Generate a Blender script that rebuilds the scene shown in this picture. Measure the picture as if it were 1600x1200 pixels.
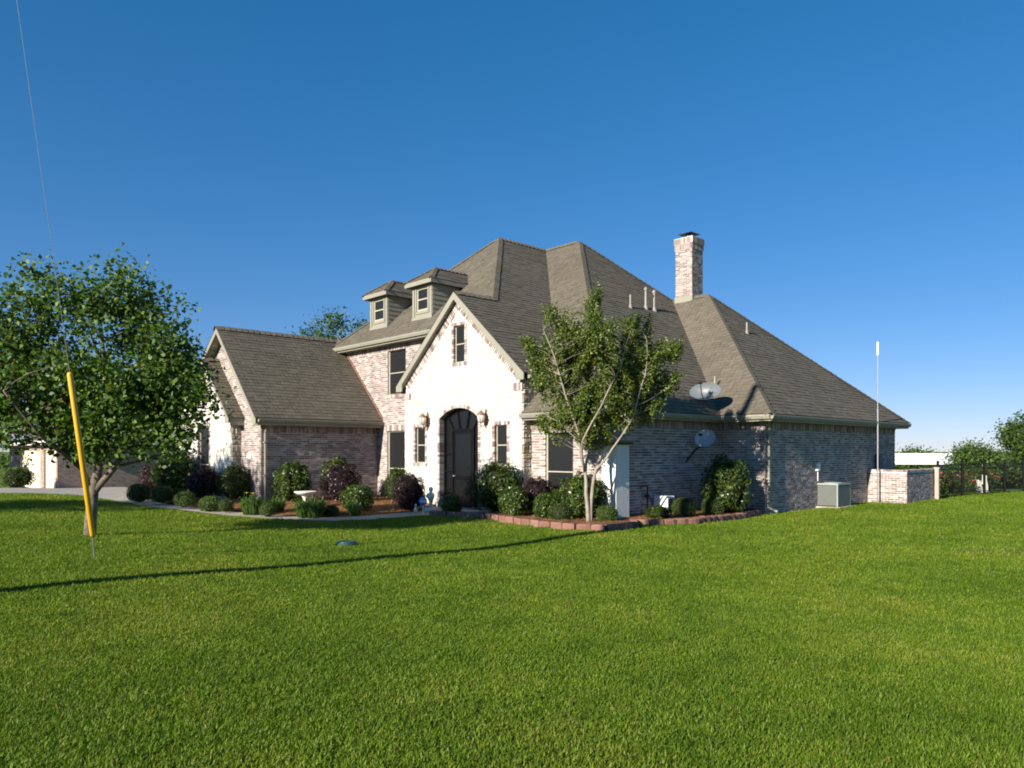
import bpy, bmesh, math, random
import numpy as np
from mathutils import Vector, Matrix, Quaternion
from mathutils.geometry import delaunay_2d_cdt, tessellate_polygon

random.seed(7); np.random.seed(7)
rad = math.radians
SC = bpy.context.scene
COL = SC.collection
for o in list(bpy.data.objects): bpy.data.objects.remove(o)

# ------------------------------------------------------------------ camera, sky, sun, exposure
EYE = 1.65
cam = bpy.data.cameras.new('camera'); co = bpy.data.objects.new('camera', cam); COL.objects.link(co)
co.location = (0, 0, EYE); co.rotation_euler = (rad(90), 0, 0)
cam.sensor_width = 36; cam.lens = 36*1150/1600; cam.shift_y = 105/1600
cam.clip_start = 0.1; cam.clip_end = 6000
SC.camera = co
SUN_EL = 21.5; SUN_AZ = 47.5          # light travels towards azimuth 47.5 deg (from +X), dropping 21.5 deg
ld = Vector((math.cos(rad(SUN_EL))*math.cos(rad(SUN_AZ)), math.cos(rad(SUN_EL))*math.sin(rad(SUN_AZ)), -math.sin(rad(SUN_EL))))
wd = bpy.data.worlds.new('World'); SC.world = wd; wd.use_nodes = True
nt = wd.node_tree; nt.nodes.clear()
sky = nt.nodes.new('ShaderNodeTexSky'); sky.sky_type = 'NISHITA'; sky.sun_disc = False
sky.sun_elevation = rad(SUN_EL); sky.sun_rotation = math.atan2(-ld.x, -ld.y)
sky.air_density = 1.0; sky.dust_density = 0.0; sky.ozone_density = 5.0; sky.altitude = 1800
bg = nt.nodes.new('ShaderNodeBackground'); bg.inputs['Strength'].default_value = 0.113
hs = nt.nodes.new('ShaderNodeHueSaturation'); hs.inputs['Saturation'].default_value = 1.24; gm_ = nt.nodes.new('ShaderNodeGamma'); gm_.inputs['Gamma'].default_value = 0.66
wo = nt.nodes.new('ShaderNodeOutputWorld')
nt.links.new(sky.outputs[0], hs.inputs['Color']); nt.links.new(hs.outputs[0], gm_.inputs[0]); tn = nt.nodes.new('ShaderNodeMix'); tn.data_type = 'RGBA'; tn.blend_type = 'MULTIPLY'; tn.inputs[0].default_value = 1; tn.inputs[7].default_value = (.95, .915, 1.09, 1)
nt.links.new(gm_.outputs[0], tn.inputs[6]); nt.links.new(tn.outputs[2], bg.inputs[0]); nt.links.new(bg.outputs[0], wo.inputs[0])
sl = bpy.data.lights.new('sun', 'SUN'); sl.energy = 5.0; sl.angle = rad(0.5); sl.color = (1.0, 0.93, 0.80)
so = bpy.data.objects.new('sun', sl); COL.objects.link(so); so.location = (-40, -40, 40)
so.rotation_euler = ld.to_track_quat('-Z', 'Y').to_euler()
vs = SC.view_settings; vs.view_transform = 'Standard'; vs.look = 'None'; vs.gamma = 1; vs.use_curve_mapping = False
vs.exposure = 0.88
SC.cycles.filter_width = 1.9

# ------------------------------------------------------------------ materials
def nmat(name):
    m = bpy.data.materials.new(name); m.use_nodes = True
    nt = m.node_tree; b = nt.nodes['Principled BSDF']
    return m, nt, b
def ramp(nt, stops, interp='LINEAR'):
    r = nt.nodes.new('ShaderNodeValToRGB'); cr = r.color_ramp; cr.interpolation = interp
    while len(cr.elements) < len(stops): cr.elements.new(0.5)
    for e, (p, c) in zip(cr.elements, stops): e.position = p; e.color = (*c, 1)
    return r
def noise(nt, scale, detail=4, rough=0.6, coord='Object', stretch=None):
    t = nt.nodes.new('ShaderNodeTexCoord'); n = nt.nodes.new('ShaderNodeTexNoise')
    n.inputs['Scale'].default_value = scale; n.inputs['Detail'].default_value = detail; n.inputs['Roughness'].default_value = rough
    if stretch:
        mp = nt.nodes.new('ShaderNodeMapping'); mp.inputs['Scale'].default_value = stretch
        nt.links.new(t.outputs[coord], mp.inputs[0]); nt.links.new(mp.outputs[0], n.inputs['Vector'])
    else: nt.links.new(t.outputs[coord], n.inputs['Vector'])
    return n
def mixc(nt, a, b, fac, mode='MIX'):
    m = nt.nodes.new('ShaderNodeMix'); m.data_type = 'RGBA'; m.blend_type = mode
    for sock, v in ((m.inputs[6], a), (m.inputs[7], b)):
        if hasattr(v, 'links') or hasattr(v, 'is_output'): nt.links.new(v, sock)
        else: sock.default_value = (*v, 1)
    if hasattr(fac, 'is_output'): nt.links.new(fac, m.inputs[0])
    else: m.inputs[0].default_value = fac
    return m.outputs[2]
def bump(nt, b, src, strength=0.3, dist=0.01):
    n = nt.nodes.new('ShaderNodeBump'); n.inputs['Strength'].default_value = strength; n.inputs['Distance'].default_value = dist
    nt.links.new(src, n.inputs['Height']); nt.links.new(n.outputs[0], b.inputs['Normal'])
def m_plain(name, c, rough=0.6, metal=0, var=0.15, scale=3, spec=0.5, bmp=0.0):
    m, nt, b = nmat(name)
    n = noise(nt, scale, 6)
    lo = tuple(x*(1-var) for x in c); hi = tuple(min(1, x*(1+var)) for x in c)
    r = ramp(nt, [(0.3, lo), (0.7, hi)]); nt.links.new(n.outputs[0], r.inputs[0]); nt.links.new(r.outputs[0], b.inputs['Base Color'])
    b.inputs['Roughness'].default_value = rough; b.inputs['Metallic'].default_value = metal; b.inputs['Specular IOR Level'].default_value = spec
    if bmp: bump(nt, b, n.outputs[0], bmp, 0.02)
    return m
def m_island(name, stops, rough=0.8, nscale=20, namt=0.35, bmp=0.4, spec=0.3, big=None, interp='LINEAR', dist=0.006):
    """colour picked per separate piece, with fine wear over it"""
    m, nt, b = nmat(name)
    g = nt.nodes.new('ShaderNodeNewGeometry'); r = ramp(nt, stops, interp); nt.links.new(g.outputs['Random Per Island'], r.inputs[0])
    n = noise(nt, nscale, 6); rn = ramp(nt, [(0.25, (1-namt,)*3), (0.75, (1+namt*0.3,)*3)]); nt.links.new(n.outputs[0], rn.inputs[0])
    c = mixc(nt, r.outputs[0], rn.outputs[0], 1.0, 'MULTIPLY')
    if big:
        n2 = noise(nt, big[0], 3); r2 = ramp(nt, [(0.3, (1-big[1],)*3), (0.7, (1+big[1]*0.5,)*3)]); nt.links.new(n2.outputs[0], r2.inputs[0])
        c = mixc(nt, c, r2.outputs[0], 1.0, 'MULTIPLY')
    nt.links.new(c, b.inputs['Base Color']); b.inputs['Roughness'].default_value = rough; b.inputs['Specular IOR Level'].default_value = spec
    if bmp: bump(nt, b, n.outputs[0], bmp, dist)
    return m
def m_objrand(name, stops, rough=0.85, nscale=9, namt=0.25, bmp=0.5):
    m, nt, b = nmat(name)
    g = nt.nodes.new('ShaderNodeObjectInfo'); r = ramp(nt, stops); nt.links.new(g.outputs['Random'], r.inputs[0])
    n = noise(nt, nscale, 8, 0.65, 'Generated'); rn = ramp(nt, [(0.25, (1-namt,)*3), (0.75, (1,)*3)]); nt.links.new(n.outputs[0], rn.inputs[0])
    nt.links.new(mixc(nt, r.outputs[0], rn.outputs[0], 1.0, 'MULTIPLY'), b.inputs['Base Color'])
    b.inputs['Roughness'].default_value = rough; b.inputs['Specular IOR Level'].default_value = 0.25
    bump(nt, b, n.outputs[0], bmp, 0.02)
    return m
def m_leaf(name, stops, rough=0.45, trans=0.25, spec=0.5, tcol=None, objvar=0.0):
    m, nt, b = nmat(name)
    g = nt.nodes.new('ShaderNodeNewGeometry'); r = ramp(nt, stops); nt.links.new(g.outputs['Random Per Island'], r.inputs[0])
    col = r.outputs[0]
    if objvar:
        oi = nt.nodes.new('ShaderNodeObjectInfo'); r2 = ramp(nt, [(0, (1-objvar, 1-objvar, 1-objvar)), (1, (1+objvar*.6, 1+objvar*.5, 1))]); nt.links.new(oi.outputs['Random'], r2.inputs[0])
        col = mixc(nt, col, r2.outputs[0], 1.0, 'MULTIPLY')
    nt.links.new(col, b.inputs['Base Color']); b.inputs['Roughness'].default_value = rough; b.inputs['Specular IOR Level'].default_value = spec
    t = nt.nodes.new('ShaderNodeBsdfTranslucent'); tc = mixc(nt, col, tcol or (1.3, 1.25, 0.5), 1.0, 'MULTIPLY'); nt.links.new(tc, t.inputs[0])
    mx = nt.nodes.new('ShaderNodeMixShader'); mx.inputs[0].default_value = trans
    nt.links.new(b.outputs[0], mx.inputs[1]); nt.links.new(t.outputs[0], mx.inputs[2])
    nt.links.new(mx.outputs[0], nt.nodes['Material Output'].inputs[0])
    return m
M = {}
M['brick'] = m_island('tumbled_brick', [(0, (.20, .15, .145)), (.2, (.265, .20, .185)), (.5, (.34, .265, .245)), (.8, (.42, .345, .32)), (1, (.50, .44, .41))], 0.85, 26, 0.35, 0.5, 0.2)
M['trimbrick'] = m_island('trim_brick', [(0, (.20, .14, .135)), (.3, (.34, .26, .24)), (.6, (.50, .43, .40)), (1, (.62, .57, .53))], 0.85, 26, 0.4, 0.5, 0.2)
M['mortar'] = m_plain('lime_mortar', (.68, .65, .60), 0.95, var=0.15, scale=12, spec=0.1, bmp=0.3)
M['whitemortar'] = m_plain('white_mortar', (.60, .57, .52), 0.95, var=0.1, scale=12, spec=0.1, bmp=0.3)
M['stone'] = m_objrand('white_limestone', [(0, (.58, .54, .47)), (.4, (.69, .66, .60)), (.8, (.73, .71, .66)), (1, (.62, .57, .48))], nscale=2.6, namt=0.22, bmp=0.7)
M['fieldstone'] = m_objrand('rough_fieldstone', [(0, (.34, .29, .22)), (.35, (.52, .46, .38)), (.7, (.62, .58, .50)), (1, (.44, .40, .34))], nscale=4, namt=0.4, bmp=0.8)
M['shingle'] = m_island('weathered_shingle', [(0, (.138, .118, .090)), (.4, (.152, .131, .100)), (.8, (.166, .143, .110)), (1, (.178, .153, .118))], 0.92, 60, 0.28, 0.4, 0.15, big=(0.5, 0.12))
M['roofbase'] = m_plain('roof_felt', (.10, .088, .07), 0.95, spec=0.1)
M['trim'] = m_plain('olive_trim_paint', (.265, .25, .20), 0.55, var=0.07, scale=2, spec=0.4)
M['soffit'] = m_plain('soffit_paint', (.24, .225, .17), 0.7, var=0.06)
M['frame'] = m_plain('window_frame_paint', (.42, .38, .30), 0.5, var=0.06)
M['screen'] = m_plain('solar_screen', (.0135, .014, .015), 0.4, var=0.12, scale=40, spec=0.3)
M['siding'] = m_plain('siding_paint', (.26, .25, .19), 0.7, var=0.08)
M['iron'] = m_plain('black_iron', (.004, .004, .0045), 0.4, var=0.2, scale=8, spec=0.25)
M['doorglass'] = m_plain('door_screen_glass', (.008, .0085, .0095), 0.25, var=0.1, scale=6, spec=0.4)
M['stucco'] = m_plain('white_stucco', (.74, .72, .67), 0.9, var=0.05, scale=14, spec=0.2, bmp=0.3)
M['concrete'] = m_plain('broom_concrete', (.40, .34, .275), 0.9, var=0.18, scale=2.2, spec=0.2, bmp=0.2)
M['galv'] = m_plain('galvanised_metal', (.50, .50, .50), 0.38, 0.85, var=0.12, scale=9)
M['darkmetal'] = m_plain('sooty_metal', (.07, .07, .075), 0.4, 0.7, var=0.2)
M['pipe'] = m_plain('grey_vent_pipe', (.27, .255, .23), 0.6, var=0.1)
M['white'] = m_plain('white_paint', (.78, .78, .76), 0.5, var=0.04)
M['block'] = m_objrand('red_edging_block', [(0, (.24, .115, .088)), (.5, (.30, .15, .115)), (1, (.34, .185, .145))], nscale=3, namt=0.35, bmp=0.8)
M['dish_light'] = m_plain('pale_dish_paint', (.50, .54, .58), 0.45, var=0.06)
M['dish'] = m_plain('dish_paint_tree_shade', (.13, .145, .16), 0.45, var=0.06)  # roof dish: pale paint darkened, tree shade put into the colour
M['darkplastic'] = m_plain('dark_plastic', (.03, .03, .032), 0.5, var=0.1)
M['acmetal'] = m_plain('ac_cabinet_paint', (.30, .33, .30), 0.5, 0.1, var=0.08)
M['acdark'] = m_plain('ac_louvre', (.18, .20, .19), 0.5, 0.1, var=0.1)
M['copper'] = m_plain('weathered_copper', (.30, .17, .12), 0.45, 0.5, var=0.25, scale=14)
M['lampglass'] = m_plain('frosted_lamp_glass', (.62, .60, .54), 0.2, var=0.05)
M['statue'] = m_plain('cast_stone', (.62, .60, .54), 0.9, var=0.25, scale=9, spec=0.2, bmp=0.4)
M['signblue'] = m_plain('blue_sign_enamel', (.035, .11, .48), 0.35, var=0.05)
M['yellow'] = m_plain('yellow_guard_plastic', (.62, .34, .012), 0.45, var=0.08, scale=2)
M['timber'] = m_plain('creosoted_timber', (.14, .10, .07), 0.9, var=0.3, scale=4, bmp=0.5)
M['greenlid'] = m_plain('green_lid_plastic', (.022, .062, .055), 0.45, var=0.1)
M['garagedoor'] = m_plain('cream_door_paint', (.70, .62, .47), 0.5, var=0.04)
M['bark'] = m_plain('grey_bark', (.16, .13, .10), 0.95, var=0.4, scale=9, spec=0.1, bmp=0.8)
M['palebark'] = m_plain('smooth_pale_bark', (.30, .255, .21), 0.8, var=0.28, scale=6, spec=0.2, bmp=0.3)
M['stem'] = m_plain('shrub_stem', (.10, .075, .05), 0.9, var=0.3)
M['straw'] = m_island('pine_straw_strand', [(0, (.15, .065, .028)), (.4, (.30, .14, .055)), (.8, (.42, .23, .10)), (1, (.50, .32, .17))], 0.8, 5, 0.2, 0, 0.2)
M['l_oak'] = m_leaf('pear_leaf', [(0, (.032, .070, .012)), (.5, (.068, .135, .020)), (.85, (.115, .19, .027)), (1, (.17, .22, .04))], 0.5, 0.3, 0.35, objvar=0)
M['l_myrtle'] = m_leaf('myrtle_leaf', [(0, (.045, .075, .010)), (.5, (.095, .145, .018)), (.9, (.15, .185, .028)), (1, (.19, .18, .05))], 0.45, 0.3)
M['l_holly'] = m_leaf('glossy_holly_leaf', [(0, (.020, .048, .008)), (.5, (.045, .088, .012)), (.85, (.085, .13, .018)), (1, (.14, .17, .03))], 0.34, 0.18, 0.4, objvar=0.25)
M['l_burg'] = m_leaf('burgundy_leaf', [(0, (.016, .009, .012)), (.5, (.034, .016, .022)), (.9, (.058, .026, .030)), (1, (.09, .04, .04))], 0.4, 0.15, 0.4, (1.2, .8, .8), objvar=0.2)
M['l_box'] = m_leaf('boxwood_leaf', [(0, (.030, .060, .010)), (.5, (.060, .105, .016)), (1, (.105, .15, .026))], 0.45, 0.2, 0.4, objvar=0.3)
M['l_lily'] = m_leaf('lily_blade', [(0, (.035, .085, .012)), (.6, (.07, .14, .02)), (1, (.12, .18, .03))], 0.4, 0.3)
M['petal_y'] = m_plain('yellow_petal', (.75, .55, .04), 0.6)
M['petal_r'] = m_plain('red_petal', (.30, .03, .06), 0.6)
M['core'] = m_plain('dark_shrub_core', (.022, .026, .010), 0.95, var=0.4, scale=8, spec=0.05)  # near-black filler that blocks the view through the leaves
M['core_b'] = m_plain('dark_burgundy_core', (.015, .009, .010), 0.95, var=0.4, scale=8, spec=0.05)
M['l_bg'] = m_leaf('woodland_leaf', [(0, (.03, .065, .012)), (.5, (.06, .115, .02)), (1, (.11, .16, .032))], 0.5, 0.28, 0.3, objvar=0.25)

# lawn soil and blades
m, nt, b = nmat('lawn_turf')
n1 = noise(nt, 0.35, 5, 0.6); n2 = noise(nt, 14, 6, 0.7); n3 = noise(nt, 90, 3, 0.6)
r1 = ramp(nt, [(.28, (.14, .20, .026)), (.52, (.17, .225, .036)), (.74, (.225, .25, .062))]); nt.links.new(n1.outputs[0], r1.inputs[0])
r2 = ramp(nt, [(.25, (.55,)*3), (.75, (1.15,)*3)]); nt.links.new(n2.outputs[0], r2.inputs[0])
r3 = ramp(nt, [(.3, (.6,)*3), (.7, (1.2,)*3)]); nt.links.new(n3.outputs[0], r3.inputs[0])
c = mixc(nt, mixc(nt, r1.outputs[0], r2.outputs[0], 1, 'MULTIPLY'), r3.outputs[0], 1, 'MULTIPLY'); nt.links.new(c, b.inputs['Base Color'])
b.inputs['Roughness'].default_value = 0.95; b.inputs['Specular IOR Level'].default_value = 0.1
bump(nt, b, n2.outputs[0], 0.9, 0.03)
M['turf'] = m
m, nt, b = nmat('grass_blade')
oi = nt.nodes.new('ShaderNodeObjectInfo'); ra = ramp(nt, [(0, (.088, .163, .009)), (.45, (.138, .226, .013)), (.85, (.182, .262, .020)), (1, (.27, .28, .06))]); nt.links.new(oi.outputs['Random'], ra.inputs[0])
g = nt.nodes.new('ShaderNodeNewGeometry'); mpn = nt.nodes.new('ShaderNodeTexNoise'); mpn.inputs['Scale'].default_value = 0.4; mpn.inputs['Detail'].default_value = 4; nt.links.new(g.outputs['Position'], mpn.inputs['Vector'])
rb = ramp(nt, [(.3, (.74, .80, .75)), (.5, (1, 1, 1)), (.68, (1.34, 1.12, 1.5))]); nt.links.new(mpn.outputs[0], rb.inputs[0])
mp2 = nt.nodes.new('ShaderNodeTexNoise'); mp2.inputs['Scale'].default_value = 2.2; mp2.inputs['Detail'].default_value = 5; mp2.inputs['Roughness'].default_value = .65; nt.links.new(g.outputs['Position'], mp2.inputs['Vector'])
rc = ramp(nt, [(.3, (.72, .78, .70)), (.5, (1, 1, 1)), (.7, (1.22, 1.12, 1.2))]); nt.links.new(mp2.outputs[0], rc.inputs[0])
cc = mixc(nt, mixc(nt, ra.outputs[0], rb.outputs[0], 1, 'MULTIPLY'), rc.outputs[0], 1, 'MULTIPLY'); nt.links.new(cc, b.inputs['Base Color']); b.inputs['Roughness'].default_value = 0.5; b.inputs['Specular IOR Level'].default_value = 0.25
t = nt.nodes.new('ShaderNodeBsdfTranslucent'); nt.links.new(mixc(nt, cc, (1.25, 1.2, .5), 1, 'MULTIPLY'), t.inputs[0])
mx = nt.nodes.new('ShaderNodeMixShader'); mx.inputs[0].default_value = 0.35
nt.links.new(b.outputs[0], mx.inputs[1]); nt.links.new(t.outputs[0], mx.inputs[2]); nt.links.new(mx.outputs[0], nt.nodes['Material Output'].inputs[0])
M['blade'] = m
m, nt, b = nmat('pine_straw_mulch')
n1 = noise(nt, 30, 6, 0.7, stretch=(1, 2.5, 1)); r1 = ramp(nt, [(.3, (.13, .055, .022)), (.5, (.30, .145, .06)), (.72, (.44, .25, .115))]); nt.links.new(n1.outputs[0], r1.inputs[0])
nt.links.new(r1.outputs[0], b.inputs['Base Color']); b.inputs['Roughness'].default_value = 0.95; b.inputs['Specular IOR Level'].default_value = 0.1; bump(nt, b, n1.outputs[0], 1.0, 0.04)
M['mulch'] = m
M['soil'] = m_plain('thin_soil', (.10, .095, .035), 0.95, var=.35, scale=7, spec=.1, bmp=.5)
# far brickwork (neighbouring garage)
m, nt, b = nmat('far_brickwork')
tc = nt.nodes.new('ShaderNodeTexCoord'); mp = nt.nodes.new('ShaderNodeMapping'); mp.inputs['Rotation'].default_value = (rad(90), 0, 0)
bt = nt.nodes.new('ShaderNodeTexBrick'); bt.inputs['Scale'].default_value = 1; bt.inputs['Brick Width'].default_value = .21; bt.inputs['Row Height'].default_value = .068; bt.inputs['Mortar Size'].default_value = .008
bt.inputs['Color1'].default_value = (.17, .10, .08, 1); bt.inputs['Color2'].default_value = (.34, .24, .19, 1); bt.inputs['Mortar'].default_value = (.42, .38, .33, 1)
sx = nt.nodes.new('ShaderNodeSeparateXYZ'); ad = nt.nodes.new('ShaderNodeMath'); cx = nt.nodes.new('ShaderNodeCombineXYZ')
nt.links.new(tc.outputs['Object'], sx.inputs[0]); nt.links.new(sx.outputs[0], ad.inputs[0]); nt.links.new(sx.outputs[1], ad.inputs[1])
nt.links.new(ad.outputs[0], cx.inputs[0]); nt.links.new(sx.outputs[2], cx.inputs[1]); nt.links.new(cx.outputs[0], bt.inputs['Vector'])
nt.links.new(bt.outputs[0], b.inputs['Base Color']); b.inputs['Roughness'].default_value = .9; bump(nt, b, bt.outputs['Fac'], 0.4, 0.01)
M['farbrick'] = m

# ------------------------------------------------------------------ builders
def tag(o, label=None, cat=None, group=None, kind=None):
    if label: o['label'] = label
    if cat: o['category'] = cat
    if group: o['group'] = group
    if kind: o['kind'] = kind
    return o
def empty(name, loc=(0, 0, 0), rz=0, parent=None):
    o = bpy.data.objects.new(name, None); COL.objects.link(o); o.location = loc; o.rotation_euler = (0, 0, rz)
    o.empty_display_size = 0.2; o.parent = parent
    return o
def link(name, me, parent=None, loc=None):
    o = bpy.data.objects.new(name, me); COL.objects.link(o); o.parent = parent
    if loc is not None: o.location = loc
    return o
class MB:
    def __init__(s): s.v = []; s.f = []; s.mi = []; s.m = 0
    def face(s, pts):
        i = len(s.v); s.v += [tuple(p) for p in pts]; s.f.append(tuple(range(i, i+len(pts)))); s.mi.append(s.m)
    def hull8(s, c):
        i = len(s.v); s.v += [tuple(p) for p in c]
        for q in ((0, 3, 2, 1), (4, 5, 6, 7), (0, 1, 5, 4), (1, 2, 6, 5), (2, 3, 7, 6), (3, 0, 4, 7)):
            s.f.append(tuple(i+k for k in q)); s.mi.append(s.m)
    def box(s, x0, x1, y0, y1, z0, z1):
        s.hull8([(x0, y0, z0), (x1, y0, z0), (x1, y1, z0), (x0, y1, z0), (x0, y0, z1), (x1, y0, z1), (x1, y1, z1), (x0, y1, z1)])
    def fbox(s, F, s0, s1, z0, z1, d0, d1):
        P = F.P
        s.hull8([P(s0, z0, d1), P(s1, z0, d1), P(s1, z0, d0), P(s0, z0, d0), P(s0, z1, d1), P(s1, z1, d1), P(s1, z1, d0), P(s0, z1, d0)])
    def prism(s, pts, off):
        off = Vector(off); n = len(pts); i = len(s.v)
        s.v += [tuple(p) for p in pts] + [tuple(Vector(p)+off) for p in pts]
        if n <= 4: tri = [tuple(range(n))]
        else: tri = tessellate_polygon([[Vector(p) for p in pts]])
        for t in tri:
            s.f.append(tuple(i+k for k in t)); s.mi.append(s.m); s.f.append(tuple(i+n+k for k in reversed(t))); s.mi.append(s.m)
        for k in range(n):
            j = (k+1) % n; s.f.append((i+k, i+j, i+n+j, i+n+k)); s.mi.append(s.m)
    def tube(s, path, r, seg=8, cap=True):
        path = [Vector(p) for p in path]; n = len(path)
        rs = r if isinstance(r, (list, tuple)) else [r]*n
        i0 = len(s.v); prev = None
        for k, p in enumerate(path):
            d = (path[min(k+1, n-1)]-path[max(k-1, 0)]).normalized()
            if prev is None:
                up = Vector((0, 0, 1)) if abs(d.z) < .9 else Vector((1, 0, 0)); x = d.cross(up).normalized()
            else: x = (prev-d*prev.dot(d)).normalized()
            prev = x; y = d.cross(x)
            for q in range(seg):
                t = 2*math.pi*q/seg; s.v.append(tuple(p+(x*math.cos(t)+y*math.sin(t))*rs[k]))
        for k in range(n-1):
            for q in range(seg):
                a = i0+k*seg+q; b2 = i0+k*seg+(q+1) % seg; s.f.append((a, b2, b2+seg, a+seg)); s.mi.append(s.m)
        if cap:
            s.f.append(tuple(i0+q for q in range(seg))[::-1]); s.f.append(tuple(i0+(n-1)*seg+q for q in range(seg))); s.mi += [s.m, s.m]
    def lathe(s, prof, seg=16, c=(0, 0, 0)):
        i0 = len(s.v)
        for r, z in prof:
            for q in range(seg):
                t = 2*math.pi*q/seg; s.v.append((c[0]+r*math.cos(t), c[1]+r*math.sin(t), c[2]+z))
        for k in range(len(prof)-1):
            for q in range(seg):
                a = i0+k*seg+q; b2 = i0+k*seg+(q+1) % seg; s.f.append((a, b2, b2+seg, a+seg)); s.mi.append(s.m)
        s.f.append(tuple(i0+q for q in range(seg))[::-1]); s.f.append(tuple(i0+(len(prof)-1)*seg+q for q in range(seg))); s.mi += [s.m, s.m]
    def mesh(s, name, mats, smooth=False, recalc=True, bevel=0):
        me = bpy.data.meshes.new(name); me.from_pydata(s.v, [], s.f)
        if not isinstance(mats, (list, tuple)): mats = [mats]
        for m in mats: me.materials.append(m)
        me.polygons.foreach_set('material_index', s.mi)
        if recalc or bevel:
            bm = bmesh.new(); bm.from_mesh(me)
            if recalc: bmesh.ops.recalc_face_normals(bm, faces=bm.faces)
            if bevel: bmesh.ops.bevel(bm, geom=list(bm.edges), offset=bevel, segments=1, affect='EDGES', profile=0.5, clamp_overlap=True)
            bm.to_mesh(me); bm.free()
        if smooth: me.polygons.foreach_set('use_smooth', [True]*len(me.polygons))
        me.update(); return me
    def obj(s, name, mats, parent=None, loc=None, **k):
        return link(name, s.mesh(name, mats, **k), parent, loc)
def npmesh(name, V, Fc, mats, mi=None, smooth=False):
    """V (n,3) numpy, Fc (m,4) numpy"""
    me = bpy.data.meshes.new(name); n = len(V); m = len(Fc); k = Fc.shape[1]
    me.vertices.add(n); me.vertices.foreach_set('co', np.asarray(V, dtype=np.float32).ravel())
    me.loops.add(m*k); me.loops.foreach_set('vertex_index', np.asarray(Fc, dtype=np.int32).ravel())
    me.polygons.add(m); me.polygons.foreach_set('loop_start', np.arange(0, m*k, k, dtype=np.int32))
    for x in (mats if isinstance(mats, (list, tuple)) else [mats]): me.materials.append(x)
    if mi is not None: me.polygons.foreach_set('material_index', np.asarray(mi, dtype=np.int32))
    if smooth: me.polygons.foreach_set('use_smooth', np.ones(m, dtype=bool))
    me.update(calc_edges=True); me.validate(); return me

def smooth01(t): t = min(1, max(0, t)); return t*t*(3-2*t)
def gz(x, y):
    """ground height of the terrain"""
    r = math.hypot(x, y)
    z = -1.9*smooth01((r-33)/50)
    bq = .730*(x-6.66)+.683*(y-19.4)
    z += .030*8*smooth01((-bq-8.3)/12.0)*1.25
    if r < 60: z += 0.022*math.sin(x*.55+1.3)*math.sin(y*.43+.4)+0.012*math.sin(x*1.3+y*.9)
    return z

PEAR_AT = (-7.286, 12.695, 0.182); PEAR_S = 0.888; LID = (-2.758, 12.275); GUY = (-5.505, 9.740)
# ------------------------------------------------------------------ ground sheet
def axis():
    fine = list(np.arange(-44, 44.1, 1.0)); out = [50, 60, 72, 90, 115, 150, 210, 320, 520, 900, 1600, 2600, 4000]
    return [-x for x in reversed(out)]+fine+out
ax = axis(); N = len(ax)
V = np.array([(x, y, gz(x, y)) for y in ax for x in ax]); idx = np.arange(N*N).reshape(N, N)
Fq = np.stack([idx[:-1, :-1], idx[:-1, 1:], idx[1:, 1:], idx[1:, :-1]], -1).reshape(-1, 4)
tag(link('ground', npmesh('ground', V, Fq, M['turf'], smooth=True)), kind='structure')

def inpoly(x, y, P):
    c = False; n = len(P); j = n-1
    for i in range(n):
        xi, yi = P[i]; xj, yj = P[j]
        if (yi > y) != (yj > y) and x < (xj-xi)*(y-yi)/(yj-yi)+xi: c = not c
        j = i
    return c
def sheet(name, P, mat, zf, step=0.3, kind='structure'):
    b = []                                                       # outline resampled
    for i in range(len(P)):
        p = Vector(P[i]); q = Vector(P[(i+1) % len(P)]); n = max(1, int((q-p).length/step))
        b += [p.lerp(q, k/n) for k in range(n)]
    nb = len(b); xs = [p.x for p in b]; ys = [p.y for p in b]
    pts = list(b)
    for x in np.arange(min(xs), max(xs), step):
        for y in np.arange(min(ys), max(ys), step):
            xx = x+random.uniform(-.05, .05); yy = y+random.uniform(-.05, .05)
            if inpoly(xx, yy, P) and min((xx-p.x)**2+(yy-p.y)**2 for p in b) > (step*.5)**2: pts.append(Vector((xx, yy)))
    r = delaunay_2d_cdt(pts, [(i, (i+1) % nb) for i in range(nb)], [], 1, 1e-6)
    v = [(p.x, p.y, zf(p.x, p.y)) for p in r[0]]
    me = bpy.data.meshes.new(name); me.from_pydata(v, [], [tuple(f) for f in r[2]]); me.materials.append(mat)
    bm = bmesh.new(); bm.from_mesh(me); bmesh.ops.recalc_face_normals(bm, faces=bm.faces)
    if sum(f.normal.z for f in bm.faces) < 0: bmesh.ops.reverse_faces(bm, faces=bm.faces)
    bm.to_mesh(me); bm.free(); me.polygons.foreach_set('use_smooth', [True]*len(me.polygons))
    return tag(link(name, me), kind=kind)

# ------------------------------------------------------------------ the house frame: local x = -a, local y = b
HX, HY = 6.66, 19.4
HROT = math.atan2(-.730, .683)
ch, sh = math.cos(HROT), math.sin(HROT)
def HW(a, b, z=0.0):
    x, y = -a, b
    return Vector((HX+x*ch-y*sh, HY+x*sh+y*ch, z))
def HL(a, b, z): return (-a, b, z)
WALK_OUT = [(-13.5, 24.64), (-10.69, 21.56), (-8.77, 19.77), (-7.21, 18.42), (-6.04, 17.82), (-5.04, 17.57), (-4.28, 17.57), (-3.44, 17.9), (-2.6, 18.45), (-1.75, 18.95)]
WALK_IN = [(-15.58, 30.12), (-12.89, 25.64), (-11.07, 23.14), (-9.17, 21.08), (-7.77, 19.87), (-6.67, 19.17), (-5.66, 18.65), (-4.62, 18.5), (-3.84, 18.72), (-3.3, 19.15), (-2.75, 19.75), (-1.96, 20.2)]
door_l = HW(7.35, -5.3).xy; door_r = HW(5.5, -5.3).xy
WALK = WALK_OUT+[tuple(door_r)]+[tuple(door_l)]+WALK_IN[::-1]
walkz = lambda x, y: gz(x, y)+0.016
sheet('walkway', WALK, M['concrete'], walkz, 0.5)
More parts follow.
